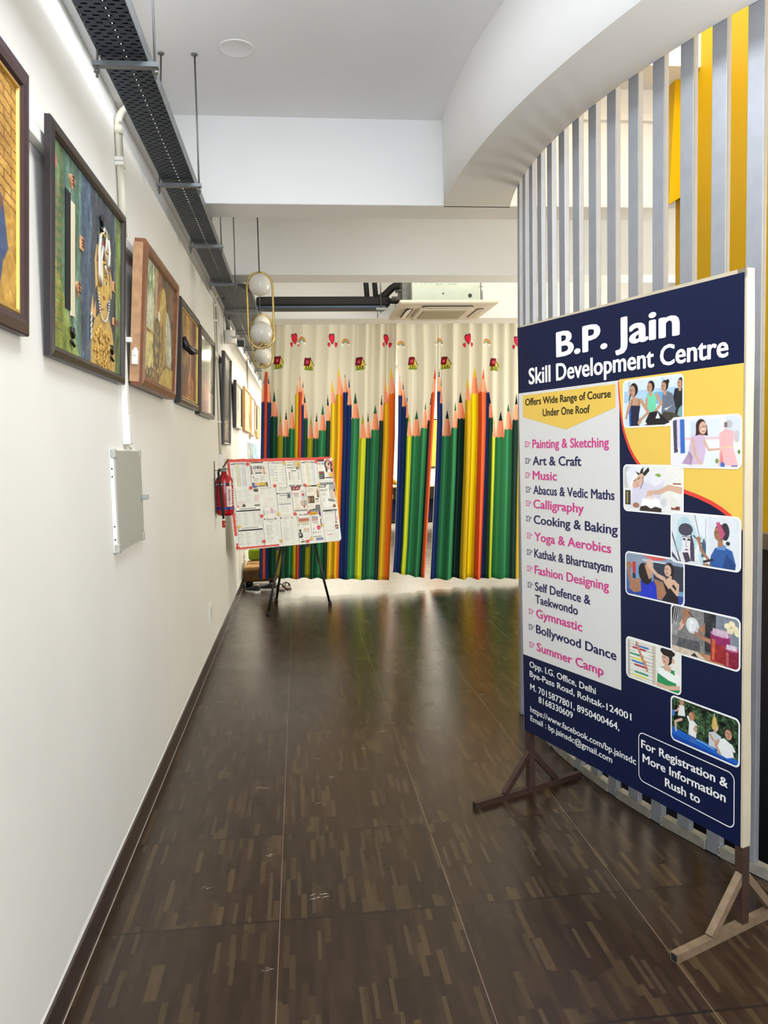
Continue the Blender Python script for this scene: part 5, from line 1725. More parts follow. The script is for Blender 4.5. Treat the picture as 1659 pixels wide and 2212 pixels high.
def ph_fashion():
    p = Paint(190, 116, (226, 226, 232), 1.7)
    p.rect(.28, .60, .72, .96, (214, 220, 228)).rect(.30, .62, .48, .92, (200, 212, 222)).rect(.2, .55, .72, .60, (222, 190, 196)).rect(.5, 0, 1, .3, (220, 226, 230)).rect(.8, .6, 1, 1, (206, 214, 224))
    p.poly([(.02, .96), (.08, .98), (.10, .3), (.04, .28)], (70, 66, 84)).poly([(.08, .98), (.14, .98), (.15, .40), (.09, .36)], (206, 200, 220)).poly([(.13, .98), (.20, .98), (.21, .28), (.14, .27)], (54, 104, 186))
    p.poly([(.24, .04), (.27, .36), (.30, .62), (.40, .68), (.50, .62), (.52, .3), (.48, .05)], (206, 182, 206)).poly([(.16, .06), (.28, .32), (.34, .2), (.3, .04)], (176, 148, 178)).line([(.3, .02), (.3, .2), (.26, .3)], .012, (110, 84, 110))
    p.line([(.33, .56), (.36, .26), (.44, .06)], .07, SK3, taper=.85).line([(.5, .52), (.56, .34), (.74, .36)], .06, SK3, taper=.85).ell(.75, .37, .03, .04, SK3)
    p.rect(.43, .62, .48, .72, SK3)
    head(p, .46, .80, .082, SK3, (58, 36, 36), 1, True)
    p.ell(.485, .755, .025, .014, (236, 236, 236))
    p.poly([(.70, .02), (.72, .36), (.71, .66), (.80, .76), (.92, .70), (.90, .4), (.97, .04)], (232, 178, 178)).poly([(.72, .04), (.74, .36), (.78, .04)], (222, 130, 126)).ell(.95, .60, .035, .12, (196, 190, 196)).ell(.84, .84, .05, .08, (190, 184, 188)).rect(.78, .78, .82, .88, (120, 104, 96))
    p.line([(.74, .38), (.9, .40)], .025, (226, 196, 150)).ell(.76, .04, .03, .06, (60, 110, 180)).ell(.68, .12, .025, .05, (120, 150, 80)).ell(.98, .3, .02, .04, (110, 140, 80)).rect(.88, .01, .96, .04, (130, 110, 160))
    return p


def ph_cook():
    p = Paint(190, 116, (226, 226, 224), 1.7)
    p.rect(0, .5, .08, 1, (196, 196, 190)).rect(.72, .3, 1, 1, (230, 228, 220)).rect(.85, .62, .98, .65, (150, 90, 66)).ell(.60, .80, .05, .04, (130, 160, 70)).rect(.02, .12, .12, .45, (60, 58, 50)).rect(.05, .15, .07, .42, (186, 160, 80))
    p.poly([(.12, .05), (.16, .5), (.30, .72), (.50, .84), (.72, .70), (.66, .4), (.6, .05)], (212, 208, 224)).poly([(.3, .7), (.5, .84), (.72, .7), (.56, .56)], (226, 224, 234))
    p.poly([(.06, .60), (.04, .84), (.10, .98), (.22, .98), (.26, .86), (.14, .56)], (222, 224, 230)).poly([(.10, .58), (.14, .54), (.27, .82), (.22, .86)], (240, 240, 242)).poly([(.21, .88), (.27, .78), (.31, .92), (.36, .98), (.34, .84), (.44, .98), (.46, .90), (.38, .78)], (40, 32, 30))
    p.ell(.25, .64, .075, .15, SK3, -.45).ell(.29, .72, .06, .12, SK3, -.35)
    p.line([(.18, .66), (.21, .69)], .018, (60, 44, 40)).line([(.25, .70), (.29, .74)], .018, (60, 44, 40)).ell(.27, .57, .035, .02, (200, 96, 90), .3).ell(.27, .575, .022, .010, (240, 236, 232), .3).line([(.23, .62), (.255, .585)], .012, (170, 120, 96)).line([(.3, .5), (.34, .62), (.35, .76)], .018, (70, 60, 66))
    p.line([(.97, .50), (.78, .55), (.62, .44), (.46, .42)], .15, SK3, taper=.82).ell(.46, .40, .05, .07, SK3).line([(.42, .38), (.40, .30)], .03, SK3).line([(.46, .36), (.49, .26)], .03, SK3)
    p.poly([(.30, .05), (.33, .28), (.62, .30), (.66, .06)], (244, 244, 244)).poly([(.28, .0), (.30, .10), (.40, .13), (.48, .07), (.56, .12), (.66, .09), (.66, 0)], (52, 44, 42)).ell(.47, .30, .05, .03, (230, 206, 196)).ell(.56, .28, .025, .04, (240, 238, 232)).ell(.22, .12, .06, .06, SK2).ell(.70, .22, .05, .09, (206, 206, 206)).rect(.82, .08, .96, .16, (130, 66, 50)).ell(.86, .24, .06, .12, (226, 222, 212))
    return p


def ph_paint():
    p = Paint(190, 116, (214, 220, 224), 1.7)
    p.rect(.36, .1, .56, 1, (222, 228, 232)).rect(.52, .3, .53, .95, (150, 156, 164)).poly([(.0, .2), (.12, .0), (.10, 0), (0, .1)], (60, 60, 70)).line([(.0, .6), (.14, .0)], .03, (66, 66, 76)).line([(.36, 1), (.44, .5), (.5, .0)], .02, (120, 124, 132))
    for x, y, a, b in ((.2, .7, .12, .24), (.3, .5, .1, .3), (.12, .4, .06, .2), (.46, .3, .04, .3)):
        p.ell(x, y, a, b, (170, 206, 214), al=.7)
    p.poly([(.46, .16), (.47, .44), (.50, .56), (.53, .42), (.53, .18)], (66, 92, 120))
    p.poly([(.16, .16), (.17, .56), (.24, .66), (.31, .56), (.31, .30), (.26, .10)], (226, 224, 224)).ell(.22, .68, .11, .13, (70, 66, 84), -.2).poly([(.30, .64), (.35, .40), (.36, .05), (.30, .05), (.29, .3)], (76, 60, 86)).poly([(.17, .2), (.26, .22), (.30, .05), (.22, .0)], (66, 56, 76))
    for x in (.20, .27):
        p.ell(x, .48, .025, .025, (70, 70, 84)).line([(x - .03, .53), (x + .03, .54)], .016, (60, 60, 74))
    p.line([(.235, .46), (.225, .34), (.25, .33)], .012, (110, 110, 124)).ell(.235, .27, .03, .015, (120, 90, 110))
    p.line([(.34, .58), (.48, .42)], .022, (30, 26, 30)).line([(.42, .50), (.46, .30), (.56, .14)], .075, SK2, taper=.9).ell(.42, .52, .035, .05, SK2)
    p.poly([(.58, .0), (.60, .22), (.66, .38), (.76, .44), (.90, .36), (.95, .1), (.94, 0)], (46, 88, 154)).poly([(.68, .36), (.74, .50), (.82, .44), (.8, .36)], (98, 140, 196)).poly([(.76, .0), (.82, .3), (.95, .1), (.94, 0)], (34, 66, 124)).line([(.5, .08), (.62, .14)], .05, (50, 40, 44))
    p.rect(.70, .42, .77, .56, SK2)
    head(p, .72, .68, .085, SK2, (54, 46, 58), -1)
    p.ell(.80, .72, .06, .17, (54, 46, 58)).poly([(.67, .88), (.72, .90), (.80, .68), (.76, .56), (.73, .60)], (190, 84, 120)).ell(.84, .5, .03, .04, (54, 46, 58)).ell(.54, .02, .06, .03, SK2)
    return p


def ph_fight():
    p = Paint(190, 116, (110, 150, 190), 1.7)
    p.rect(0, .7, 1, 1, (136, 150, 170)).rect(.0, .0, 1, .2, (46, 70, 150)).rect(.5, .3, 1, .86, (50, 56, 70)).poly([(.3, 1), (.5, .9), (.7, .95), (.72, 1)], (206, 90, 84)).rect(.12, .5, .18, .80, (196, 50, 60)).rect(.12, .4, .18, .52, (44, 44, 56)).rect(.3, .86, .7, .90, (190, 206, 220)).poly([(0, .6), (.1, .4), (.1, .1), (0, .1)], (60, 100, 160))
    p.poly([(.66, 0), (.68, .44), (.76, .5), (.90, .42), (.92, .0)], (30, 28, 34)).poly([(.68, .44), (.74, .56), (.86, .54), (.93, .44), (.88, .36), (.84, .44), (.76, .3)], SK3)
    p.line([(.91, .44), (.9, .22), (.80, .36), (.70, .46)], .075, SK3).rect(.76, .5, .81, .62, SK3)
    head(p, .76, .74, .085, SK3, HAIR, -1)
    p.line([(.83, .80), (.82, .56)], .04, HAIR)
    p.poly([(.26, 0), (.25, .36), (.34, .42), (.50, .42), (.55, .3), (.6, 0)], (30, 54, 190)).poly([(.26, .44), (.10, .36), (.05, .16), (.14, .06), (.28, .12), (.27, .3)], SK2).poly([(.50, .48), (.66, .44), (.72, .2), (.64, .02), (.56, .02), (.55, .3)], SK2)
    p.line([(.09, .3), (.05, .5), (.06, .66)], .12, SK2, taper=.9).ell(.06, .70, .055, .09, SK2)
    p.ell(.35, .56, .115, .25, HAIR, .12).poly([(.34, .76), (.42, .84), (.48, .74), (.47, .5), (.42, .44)], SK1).line([(.68, .52), (.56, .58), (.46, .72)], .10, SK3, taper=.9).ell(.43, .80, .05, .10, SK3, .3)
    for i in range(4):
        p.line([(.40 + .022 * i, .84), (.39 + .026 * i, .94 - .01 * abs(i - 1.5))], .022, SK3)
    return p


def ph_jars():
    p = Paint(190, 116, (92, 92, 98), 1.7)
    p.rect(.62, .3, 1, 1, (120, 128, 140)).rect(.50, .2, .68, 1, (46, 48, 54)).poly([(0, .0), (0, 1), (.5, 1), (.52, .1), (.4, 0)], (122, 120, 120)).poly([(0, 1), (0, .6), (.08, .66), (.14, 1)], (44, 42, 46))
    for i in range(3):
        p.line([(.06 + .03 * i, 1), (.02 + .03 * i, .66)], .016, (206, 206, 206))
    p.poly([(.05, .0), (.12, .34), (.44, .36), (.46, 0)], (84, 84, 88))
    p.line([(.02, .50), (.14, .58), (.20, .72)], .15, SK3, taper=.82).line([(.20, .70), (.23, .90)], .10, SK2).ell(.24, .90, .06, .09, SK2).poly([(.0, .36), (.08, .36), (.14, .62), (.02, .68)], (150, 148, 146)).line([(.27, .92), (.35, .82)], .025, (40, 36, 40))
    p.ell(.33, .66, .10, .17, (206, 210, 210)).ell(.33, .66, .06, .11, (232, 234, 232), al=.6).poly([(.40, .58), (.52, .78), (.52, .56)], SK2).line([(.62, .42), (.48, .46), (.38, .52)], .10, SK2, taper=.85)
    p.rect(0, 0, 1, .14, (176, 130, 92)).poly([(0, 0), (0, .14), (.4, .14), (.55, .0)], (206, 190, 170)).poly([(.3, .02), (.36, .1), (.42, .02)], (46, 42, 40))
    p.rect(.60, .04, .88, .56, (150, 40, 44)).rect(.60, .40, .88, .62, (138, 36, 90)).ell(.74, .62, .14, .06, (180, 110, 150)).rect(.63, .58, .85, .72, (196, 170, 186)).poly([(.62, .06), (.66, .06), (.67, .5), (.62, .5)], (206, 110, 60), .8)
    for cx, cy in ((.84, .82), (.90, .88), (.95, .80), (.88, .74), (.98, .72)):
        p.ell(cx, cy, .045, .06, (226, 214, 176))
    p.rect(.80, .0, 1, .36, (126, 26, 56)).ell(.9, .38, .10, .06, (176, 80, 120)).rect(.83, .36, .97, .46, (206, 190, 200)).poly([(.82, .02), (.86, .02), (.86, .3), (.82, .3)], (220, 120, 100), .7)
    p.noise((8, 8, 8), 30, 18, 3)
    return p


def ph_abacus():
    p = Paint(180, 113, (226, 224, 214), 1.7)
    p.rect(.02, .0, .55, .96, (214, 208, 196)).rect(.05, .04, .50, .90, (226, 224, 216)).rect(.50, .0, .56, .98, (196, 184, 166)).rect(.02, 0, .06, .96, (186, 176, 158))
    rows = [(.86, (40, 110, 186)), (.79, (166, 30, 44)), (.70, (226, 226, 218)), (.62, (30, 140, 96)), (.52, (226, 212, 66)), (.44, (40, 110, 186)), (.36, (166, 30, 44)), (.27, (222, 222, 214)), (.18, (30, 140, 96)), (.09, (222, 214, 80))]
    r = np.random.default_rng(4)
    for y, c in rows:
        p.line([(.05, y), (.52, y)], .010, (110, 104, 96))
        st = .07 + .12 * r.random()
        for i in range(9):
            p.ell(st + .029 * i, y, .015, .028, c)
    p.line([(.20, .92), (.28, .64), (.34, .48)], .08, (196, 130, 104)).line([(.36, .5), (.40, .3)], .06, (196, 130, 104))
    p.poly([(.58, .0), (.60, .44), (.68, .54), (.90, .52), (1, .30), (1, 0)], (46, 140, 84))
    p.poly([(.60, .34), (.60, .46), (.68, .52), (.92, .40), (.96, .22), (.8, .24)], (238, 240, 236)).poly([(.60, .0), (.60, .16), (.8, .1), (.92, .1), (.92, 0)], (46, 140, 84)).poly([(.9, .5), (1, .42), (1, .1), (.94, .14)], (238, 240, 236))
    p.rect(.72, .46, .84, .6, SK3)
    head(p, .76, .76, .10, SK3, HAIR, -1)
    p.ell(.78, .93, .13, .11, HAIR).ell(.88, .74, .025, .06, SK3).line([(.6, .06), (.78, .05), (.98, .14)], .10, SK3)
    return p


def ph_camp():
    p = Paint(190, 116, (40, 62, 40), 1.7)
    p.noise((22, 30, 20), 40, 26, 91).noise((16, 22, 14), 14, 10, 92)
    for x in (.3, .52, .66, .72, .9):
        p.rect(x, .3, x + .016, 1, (26, 34, 28), .8)
    p.poly([(0, .30), (.3, .24), (.6, .22), (1, .12), (1, 0), (0, 0)], (30, 96, 186)).poly([(0, .12), (1, .04), (1, 0), (0, 0)], (22, 70, 160)).line([(.4, .22), (.66, .16)], .03, (120, 170, 220))
    W_, G_ = (226, 228, 226), (190, 200, 206)
    p.poly([(.10, .60), (.12, .86), (.20, .88), (.22, .64)], W_).poly([(.08, .54), (.20, .64), (.18, .5)], (30, 30, 40)).line([(.16, .54), (.06, .44), (.07, .22)], .06, SK3, taper=.85).line([(.13, .82), (.08, .70), (.02, .66)], .035, SK3)
    head(p, .17, .95, .05, SK1, (90, 60, 46), -1)
    p.ell(.02, .62, .03, .08, (60, 110, 190))
    p.poly([(.27, .26), (.28, .58), (.34, .62), (.40, .56), (.39, .24)], W_).line([(.29, .56), (.26, .66)], .05, W_).poly([(.29, .24), (.38, .24), (.38, .1), (.3, .1)], (60, 100, 170)).line([(.39, .52), (.36, .42), (.40, .38)], .05, SK1)
    head(p, .32, .70, .055, SK1, (150, 100, 60), -1)
    p.poly([(.58, .20), (.58, .50), (.66, .56), (.76, .50), (.74, .2)], G_).line([(.60, .46), (.64, .36), (.70, .34)], .05, SK1)
    head(p, .67, .66, .055, SK3, (196, 160, 90), 0)
    p.ell(.665, .76, .035, .14, (196, 166, 80))
    p.line([(.66, .96), (.68, .6), (.66, .26)], .018, (206, 190, 150))
    p.poly([(.70, .12), (.74, .44), (.80, .50), (.90, .42), (.94, .16), (.84, .08)], W_).line([(.72, .40), (.68, .28), (.74, .12)], .06, SK1).line([(.9, .40), (.94, .30)], .06, W_)
    head(p, .86, .62, .07, SK1, (60, 44, 38), 0)
    return p


PHS = [(.6612, 1.340, .9490, 1.5105, ph_yoga, 'five'), (.8914, 1.1993, 1.181, 1.3683, ph_fashion, ''), (.6596, 1.039, .9488, 1.209, ph_cook, ''), (.8914, .879, 1.1806, 1.0527, ph_paint, ''),
       (.668, .731, .9537, .893, ph_fight, ''), (.8911, .565, 1.1808, .737, ph_jars, ''), (.6692, .421, .9393, .5765, ph_abacus, ''), (.8909, .2555, 1.1812, .416, ph_camp, '')]
for k, (x0, z0, x1, z1, fn, _) in enumerate(PHS):
    lay = .0006 * (k % 2 if k else 0) + .0004
    mb = MB().face([(x, Y3_ - lay, z) for x, z in rrect(x0, z0, x1, z1, .020, 6)])
    fr = mb.build('photo', M_KWHITE, bn, fix=False)
    ph_ = fn()
    ph_.noise((2, 2, 2), 9, 6, k).noise((2, 2, 2), 60, 40, k + 20)
    picture('photo_print', ph_, x0 + .006, z0 + .006, x1 - .006, z1 - .006, Y3_ - lay - .0005, M_PHOTO, fr, rad=.015)

# ---- steel stand behind the panel
for k, (u, tone) in enumerate(((.018, M_BROWNM), (KW - .016, M_BROWNM))):
    top = KM @ Vector((u, .019, .025))
    p0 = KM @ Vector((u, .019, 0))
    base = Vector((p0.x, p0.y, 0.0))
    inv = KM.inverted()
    d = Vector((.919, .395, 0)).normalized()
    MB().bar(inv @ Vector((base.x, base.y, .024)), inv @ top, .030, .030, up=(1, 0, 0)).build('post', tone, bn)
    a, b = base - d * .315, base + d * .30
    ft = MB().bar(inv @ Vector((a.x, a.y, .0135)), inv @ Vector((b.x, b.y, .0135)), .027, .027).build('foot_bar', M_TAN if k else M_BROWNM, bn)
    MB().bar(inv @ Vector((a.x - d.x * .001, a.y - d.y * .001, .0135)), inv @ Vector((a.x + d.x * .004, a.y + d.y * .004, .0135)), .021, .021).build('open_end', M_BLACK, ft)
    for s in (-1, 1):
        q0 = base + d * (.15 * s) + Vector((0, 0, .025))
        q1 = base + d * (.006 * s) + Vector((0, 0, .185))
        MB().bar(inv @ q0, inv @ q1, .024, .024).build('brace', M_TAN if k else M_BROWNM, bn)

# ------------------------------------------------------------------ curtains printed with coloured pencils
CC = {'nv': (26, 46, 100), 'dg': (30, 78, 60), 'gg': (52, 128, 84), 'ol': (176, 170, 42), 'li': (204, 212, 44), 'bk': (20, 40, 40), 'bg': (24, 50, 44), 'gr': (44, 104, 72),
      'yl': (226, 186, 40), 'yy': (246, 214, 24), 'yo': (226, 170, 30), 'rd': (214, 84, 60), 'rb': (200, 76, 46), 'rr': (236, 100, 56), 'or': (206, 92, 30)}
WOOD = (236, 160, 124)
CREAM = (214, 209, 192)
M_CLOTH = mat_attr('printed_curtain_cloth', 0.75, 0.15, trans=0.26)
M_HEM = mat_attr('double_hem_cloth', 0.8, 0.1)
EDGE0 = [[(-0.32, 3.1), (-0.345, 2.72), (-0.375, 2.439), (-0.407, 1.772), (-0.441, 1.097), (-0.48, 0.181)], [(1.136, 3.093), (1.107, 2.42), (1.087, 1.74), (1.027, 0.776), (0.984, 0.106)]]  # edges, pencils and motifs traced from image pixels, projected to the curtain's depth
PENCILS0 = [(0.0,0.0288,0.0229,2.439,2.346,2.146,'nv','nv'),(0.0469,0.0757,0.0535,2.451,2.338,2.138,'nv','nv'),(0.0255,0.0489,0.0285,2.478,2.465,2.463,'rd','rb'),(0.0737,0.1239,0.0939,2.284,2.157,1.986,'dg','dg'),(0.1239,0.1667,0.1465,2.036,1.915,1.767,'ol','ol'),(0.1654,0.2089,0.1862,2.055,1.947,1.759,'bk','dg'),(0.2083,0.2551,0.2287,2.141,2.033,1.845,'gr','gg'),(0.2531,0.2805,0.2652,2.341,2.338,2.227,'yl','yl'),(0.2785,0.304,0.2847,2.447,2.38,2.246,'rd','rb'),(0.3006,0.3241,0.3091,2.386,2.3,2.105,'nv','nv'),(0.3194,0.3489,0.3203,2.252,2.132,1.957,'bk','dg'),(0.3482,0.391,0.3729,2.003,1.888,1.733,'ol','ol'),(0.389,0.4318,0.4145,2.028,1.921,1.731,'bk','dg'),(0.4305,0.4861,0.4592,2.115,2.0,1.818,'gr','gg'),(0.4841,0.5195,0.4932,2.228,2.094,1.925,'bk','bg'),(0.5162,0.561,0.5227,2.389,2.241,2.113,'yl','yl'),(0.5563,0.6166,0.574,2.522,2.415,2.213,'yl','yo'),(0.6126,0.6494,0.6231,2.447,2.407,2.239,'nv','nv'),(0.644,0.6761,0.6537,2.406,2.292,2.096,'nv','nv'),(0.6735,0.7364,0.7034,2.244,2.115,1.946,'dg','gg'),(0.7344,0.7886,0.7581,1.999,1.884,1.72,'ol','li'),(0.7859,0.8281,0.7993,2.018,1.91,1.722,'bk','dg'),(0.8267,0.8836,0.8551,2.105,1.996,1.813,'gr','gg'),(0.8816,0.9184,0.899,2.219,2.09,1.913,'bk','bg'),(0.917,0.9612,0.9347,2.381,2.259,2.11,'yl','yl'),(0.9585,1.0027,0.9735,2.522,2.393,2.211,'yl','or')]
EDGE1 = [[(1.13, 3.093), (1.145, 2.42), (1.13, 1.876), (1.106, 1.327), (1.059, 0.496), (1.031, 0.189)], [(1.595, 3.09), (1.591, 2.55), (1.573, 2.223), (1.533, 1.73), (1.468, 0.901), (1.406, 0.103)]]
PENCILS1 = [(0.0122,0.1417,0.0502,2.419,2.392,2.195,'bk','nv'),(0.1319,0.2492,0.1485,2.351,2.269,2.072,'nv','nv'),(0.2321,0.2981,0.2523,2.201,2.126,1.942,'bk','dg'),(0.2663,0.3958,0.3064,2.01,1.901,1.736,'ol','li'),(0.3934,0.6453,0.5243,2.029,1.926,1.734,'gr','gg'),(0.6404,0.8531,0.7488,2.118,2.034,1.821,'gr','gg'),(0.8384,0.9558,0.8968,2.237,2.087,1.909,'bk','bg'),(0.8972,1.0757,0.9617,2.496,2.373,2.221,'rd','rr')]
EDGE2 = [[(1.606, 3.09), (1.585, 2.414), (1.575, 1.867), (1.546, 1.316), (1.488, 0.48), (1.462, 0.094)], [(3.312, 3.082), (3.298, 0.018)]]
PENCILS2 = [(0.0042,0.0301,0.0142,2.495,2.393,2.229,'nv','nv'),(0.0243,0.0462,0.0344,2.399,2.297,2.099,'nv','nv'),(0.0445,0.0957,0.0746,2.029,1.926,1.727,'bk','gg'),(0.0934,0.1476,0.1218,2.117,2.014,1.815,'gr','gg'),(0.1458,0.1971,0.1698,2.239,2.109,1.923,'bk','bg'),(0.1936,0.2311,0.2038,2.389,2.266,2.122,'yl','yl'),(0.2299,0.284,0.263,2.52,2.394,2.202,'yl','yy'),(0.2817,0.3433,0.3128,2.489,2.366,2.215,'rr','rr'),(0.3376,0.36,0.3355,2.242,2.228,2.214,'nv','nv'),(0.356,0.3801,0.3602,2.186,2.09,1.924,'bk','dg'),(0.3767,0.406,0.3885,1.965,1.854,1.701,'ol','li'),(0.4026,0.4619,0.4357,2.002,1.894,1.7,'bk','gg'),(0.4584,0.5154,0.4865,2.089,1.996,1.788,'gr','gg'),(0.5114,0.5591,0.5373,2.202,2.071,1.893,'bk','bg')]
DECO = [('h', 0.003, 2.82), ('r', 0.079, 2.813), ('o', -0.186, 2.59), ('o', 0.145, 2.566), ('h', 0.415, 2.81), ('r', 0.566, 2.796), ('o', 0.717, 2.56), ('h', 1.026, 2.805), ('r', 1.191, 2.77), ('o', 1.316, 2.56), ('r', 1.626, 2.787), ('o', 1.688, 2.562), ('h', 1.955, 2.797), ('r', 2.169, 2.782), ('o', 2.254, 2.535), ('h', 2.515, 2.766)]


def edge_at(E, z):
    E = sorted(E, key=lambda t_: t_[1])
    return np.interp(z, [e[1] for e in E], [e[0] for e in E])


def cloth_colour(S, X, Z, pens):
    """printed pattern: pencils standing side by side, with hearts, rainbows and little houses over them"""
    C = np.empty(S.shape + (3,))
    C[:] = CREAM

    def put(m, c):
        C[m] = c
    for s0, s1, st, zt, zl, zb, lc, bc in pens:
        zb2 = zb + .016 * np.abs(np.sin((S - s0) / (s1 - s0) * PI * 2.5)) - .006
        t_ = np.clip((zt - Z) / max(zt - zb, 1e-4), 0, 1)
        lo, hi = st + (s0 - st) * t_, st + (s1 - st) * t_
        tip = (Z <= zt) & (Z > zb2) & (S >= lo) & (S <= hi)
        put(tip & (Z > zl), CC[lc])
        f = (S - s0) / (s1 - s0)
        wd = tip & (Z <= zl)
        put(wd, WOOD)
        put(wd & (f > .66), (222, 128, 92))
        put(wd & (f < .30), (240, 176, 142))
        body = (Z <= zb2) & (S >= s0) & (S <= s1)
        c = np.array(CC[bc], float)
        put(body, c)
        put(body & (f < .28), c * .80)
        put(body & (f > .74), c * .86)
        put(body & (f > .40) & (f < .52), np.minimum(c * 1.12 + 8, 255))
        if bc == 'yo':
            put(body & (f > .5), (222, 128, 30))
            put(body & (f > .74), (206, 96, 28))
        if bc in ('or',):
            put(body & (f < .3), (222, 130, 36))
    for k, dx, dz in DECO:
        U, V = (X - dx) * (1.5 if k == 'h' else 1.3 if k == 'r' else 1.0), (Z - dz)
        if k == 'h':
            for ox, oz, sc, rot in ((0, 0.01, .050, .12), (-.052, -.050, .022, .2), (.062, -.048, .024, -.3)):
                a, b = (U - ox) * math.cos(rot) + (V - oz) * math.sin(rot), -(U - ox) * math.sin(rot) + (V - oz) * math.cos(rot)
                for q, c in ((1.0, (70, 20, 34)), (.82, (226, 44, 74))):
                    x_, y_ = a / sc / q * 1.15, b / sc / q * .9
                    put((x_ ** 2 + y_ ** 2 - 1) ** 3 - x_ ** 2 * y_ ** 3 < 0, c)
        elif k == 'r':
            r_ = np.hypot(U, V + .02)
            for r0, c in ((.060, (206, 96, 60)), (.050, (226, 176, 80)), (.040, (96, 160, 96)), (.030, (120, 140, 190)), (.022, CREAM)):
                put((r_ < r0) & (V > -.02), c)
            put(np.hypot(U - .045, (V + .03) * 1.4) < .018, (240, 240, 238))
            put(np.hypot(U + .045, (V + .03) * 1.4) < .018, (240, 240, 238))
        else:
            ins = (U > -.046) & (U < .050) & (V > -.075) & (V < -.006 + .03 * (U > .012))
            put(ins, (188, 184, 62))
            put(ins & (np.abs((U + 1) % .026 - .013) < .005) & (V < -.02), (62, 44, 36))
            put(ins & (V < -.058), (120, 140, 52))
            roof = (V > -.024) & (V < .064) & (U > -.052 + .16 * (V + .024)) & (U < .016 + .16 * (V + .024))
            gab = (U >= .012 + .16 * (V + .024)) & (V < .066 - (U - .026) * 2.4) & (V > -.03)
            put(gab, (206, 196, 96))
            put(gab & (V > .050 - (U - .026) * 2.4), (66, 28, 30))
            put(roof, (132, 26, 42))
            put(roof & ((V > .056) | (V < -.017) | (U < -.045 + .16 * (V + .024))), (70, 20, 28))
            put((np.abs(U + .010) < .013) & (np.abs(V - .018) < .014), (206, 84, 110))
    return lin(np.clip(C, 0, 255))


def curtain(label, E, pens, seed, xmax=None):
    t = thing('curtain', label, 'curtain', (0, 8.83, 0), group='pencil print curtains')
    ztop, r = 3.535, np.random.default_rng(seed)
    zbl, zbr = max(E[0][-1][1], .03), max(E[1][-1][1], .03)
    wid = E[1][0][0] - E[0][0][0]
    nx = int(wid / .0036)
    zz = np.unique(np.concatenate([np.linspace(0, .0122, 5), np.linspace(.0122, .46, 26), np.linspace(.46, .86, 230), np.linspace(.86, 1, 12)]))
    S, T = np.meshgrid(np.linspace(0, 1, nx), zz)
    zb = zbl + (zbr - zbl) * S + .005 * np.sin(S * wid * 31) - .003
    Z = zb + (ztop - zb) * T
    xl, xr = edge_at(E[0], Z), edge_at(E[1], Z)
    X = xl + (xr - xl) * S
    u = S * wid
    ph = r.random(5) * 6
    wav = (.040 + .018 * np.sin(u * 5 + ph[4])) * np.sin(u * 2 * PI / .150 + ph[0] + 1.5 * np.sin(u * 6 + ph[1])) + .018 * np.sin(u * 2 * PI / .37 + ph[2]) + .004 * np.sin(u * 2 * PI / .07 + ph[3])
    wav = 1.25 * wav * (.75 + .35 * np.sin(T * 3 + u * 4)) + .010 * np.sin(T * 5 + ph[4])
    Y = wav + (1 - T) * .03 * np.sin(u * 3)
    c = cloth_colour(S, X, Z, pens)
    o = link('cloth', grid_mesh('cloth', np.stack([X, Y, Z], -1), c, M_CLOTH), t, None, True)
    k = T[:, 0] < .0124
    hz = link('hem', grid_mesh('hem', np.stack([X[k], Y[k] - .003, Z[k]], -1), c[k], M_HEM), t, None, True)
    return t


curtain('left curtain with tall coloured pencils, hanging from the beam down behind the easel', EDGE0, PENCILS0, 3)
curtain('narrow middle curtain with coloured pencils, its foot drawn to the left', EDGE1, PENCILS1, 4)
p3x = PENCILS2 + [(.555, .60, .57, 2.41, 2.28, 2.13, 'yl', 'yl'), (.60, .655, .63, 2.55, 2.42, 2.22, 'yl', 'yy'), (.655, .71, .68, 2.51, 2.39, 2.23, 'rr', 'rr'), (.71, .76, .735, 2.47, 2.4, 2.2, 'nv', 'nv'),
                  (.76, .82, .79, 2.26, 2.12, 1.95, 'dg', 'gg'), (.82, .87, .845, 2.01, 1.9, 1.73, 'ol', 'li'), (.87, .93, .90, 2.12, 2.0, 1.8, 'gr', 'gg'), (.93, 1.0, .96, 2.22, 2.1, 1.9, 'bk', 'bg')]
curtain('right curtain with bright yellow and orange pencils, running behind the slat screen', EDGE2, p3x, 6)

# ------------------------------------------------------------------ beyond the curtain
M_TANF = mat('tan_velour', (176, 134, 78), 0.85, vary=0.25, scale=30)
M_BRNF = mat('brown_velour', (104, 76, 38), 0.9, vary=0.4, scale=22)
M_GRNF = mat('lime_green_fabric', (126, 160, 24), 0.8, vary=0.12, scale=12)
sf = thing('low_sofa', 'low brown sofa bench against the left wall behind the curtain edge', 'sofa', (0, 0, 0))
MB().box(-.695, 9.36, .055, -.30, 9.86, .205).build('base', M_BRNF, sf, bevel=.02, seg=3)
MB().box(-.690, 9.345, .190, -.30, 9.60, .240).build('seat_cushion', M_TANF, sf, bevel=.02, seg=3)
MB().box(-.672, 9.60, .192, -.30, 9.86, .252).build('seat_cushion', M_TANF, sf, bevel=.02, seg=3)
for x in (-.64, -.36):
    for y in (9.42, 9.80):
        MB().lathe([(.001, 0), (.03, 0), (.034, .056), (.001, .057)], (x, y, 0), 14).build('foot', M_BLACKM, sf)
mb = MB()
for y in (9.37, 9.62):
    mb.tube([(-.700, y, .10), (-.703, y, .22), (-.700, y + .01, .285), (-.690, y + .03, .290), (-.686, y + .04, .25)], .006, 8)
mb.build('strap_loop', M_WHITEP, sf)
g = MB().box(-.655, 9.78, .256, -.31, 10.05, .40).build('bolster', M_GRNF, None, bevel=.035, seg=4)
tag(g, 'lime green bolster cushion lying along the back of the low brown sofa', 'cushion')
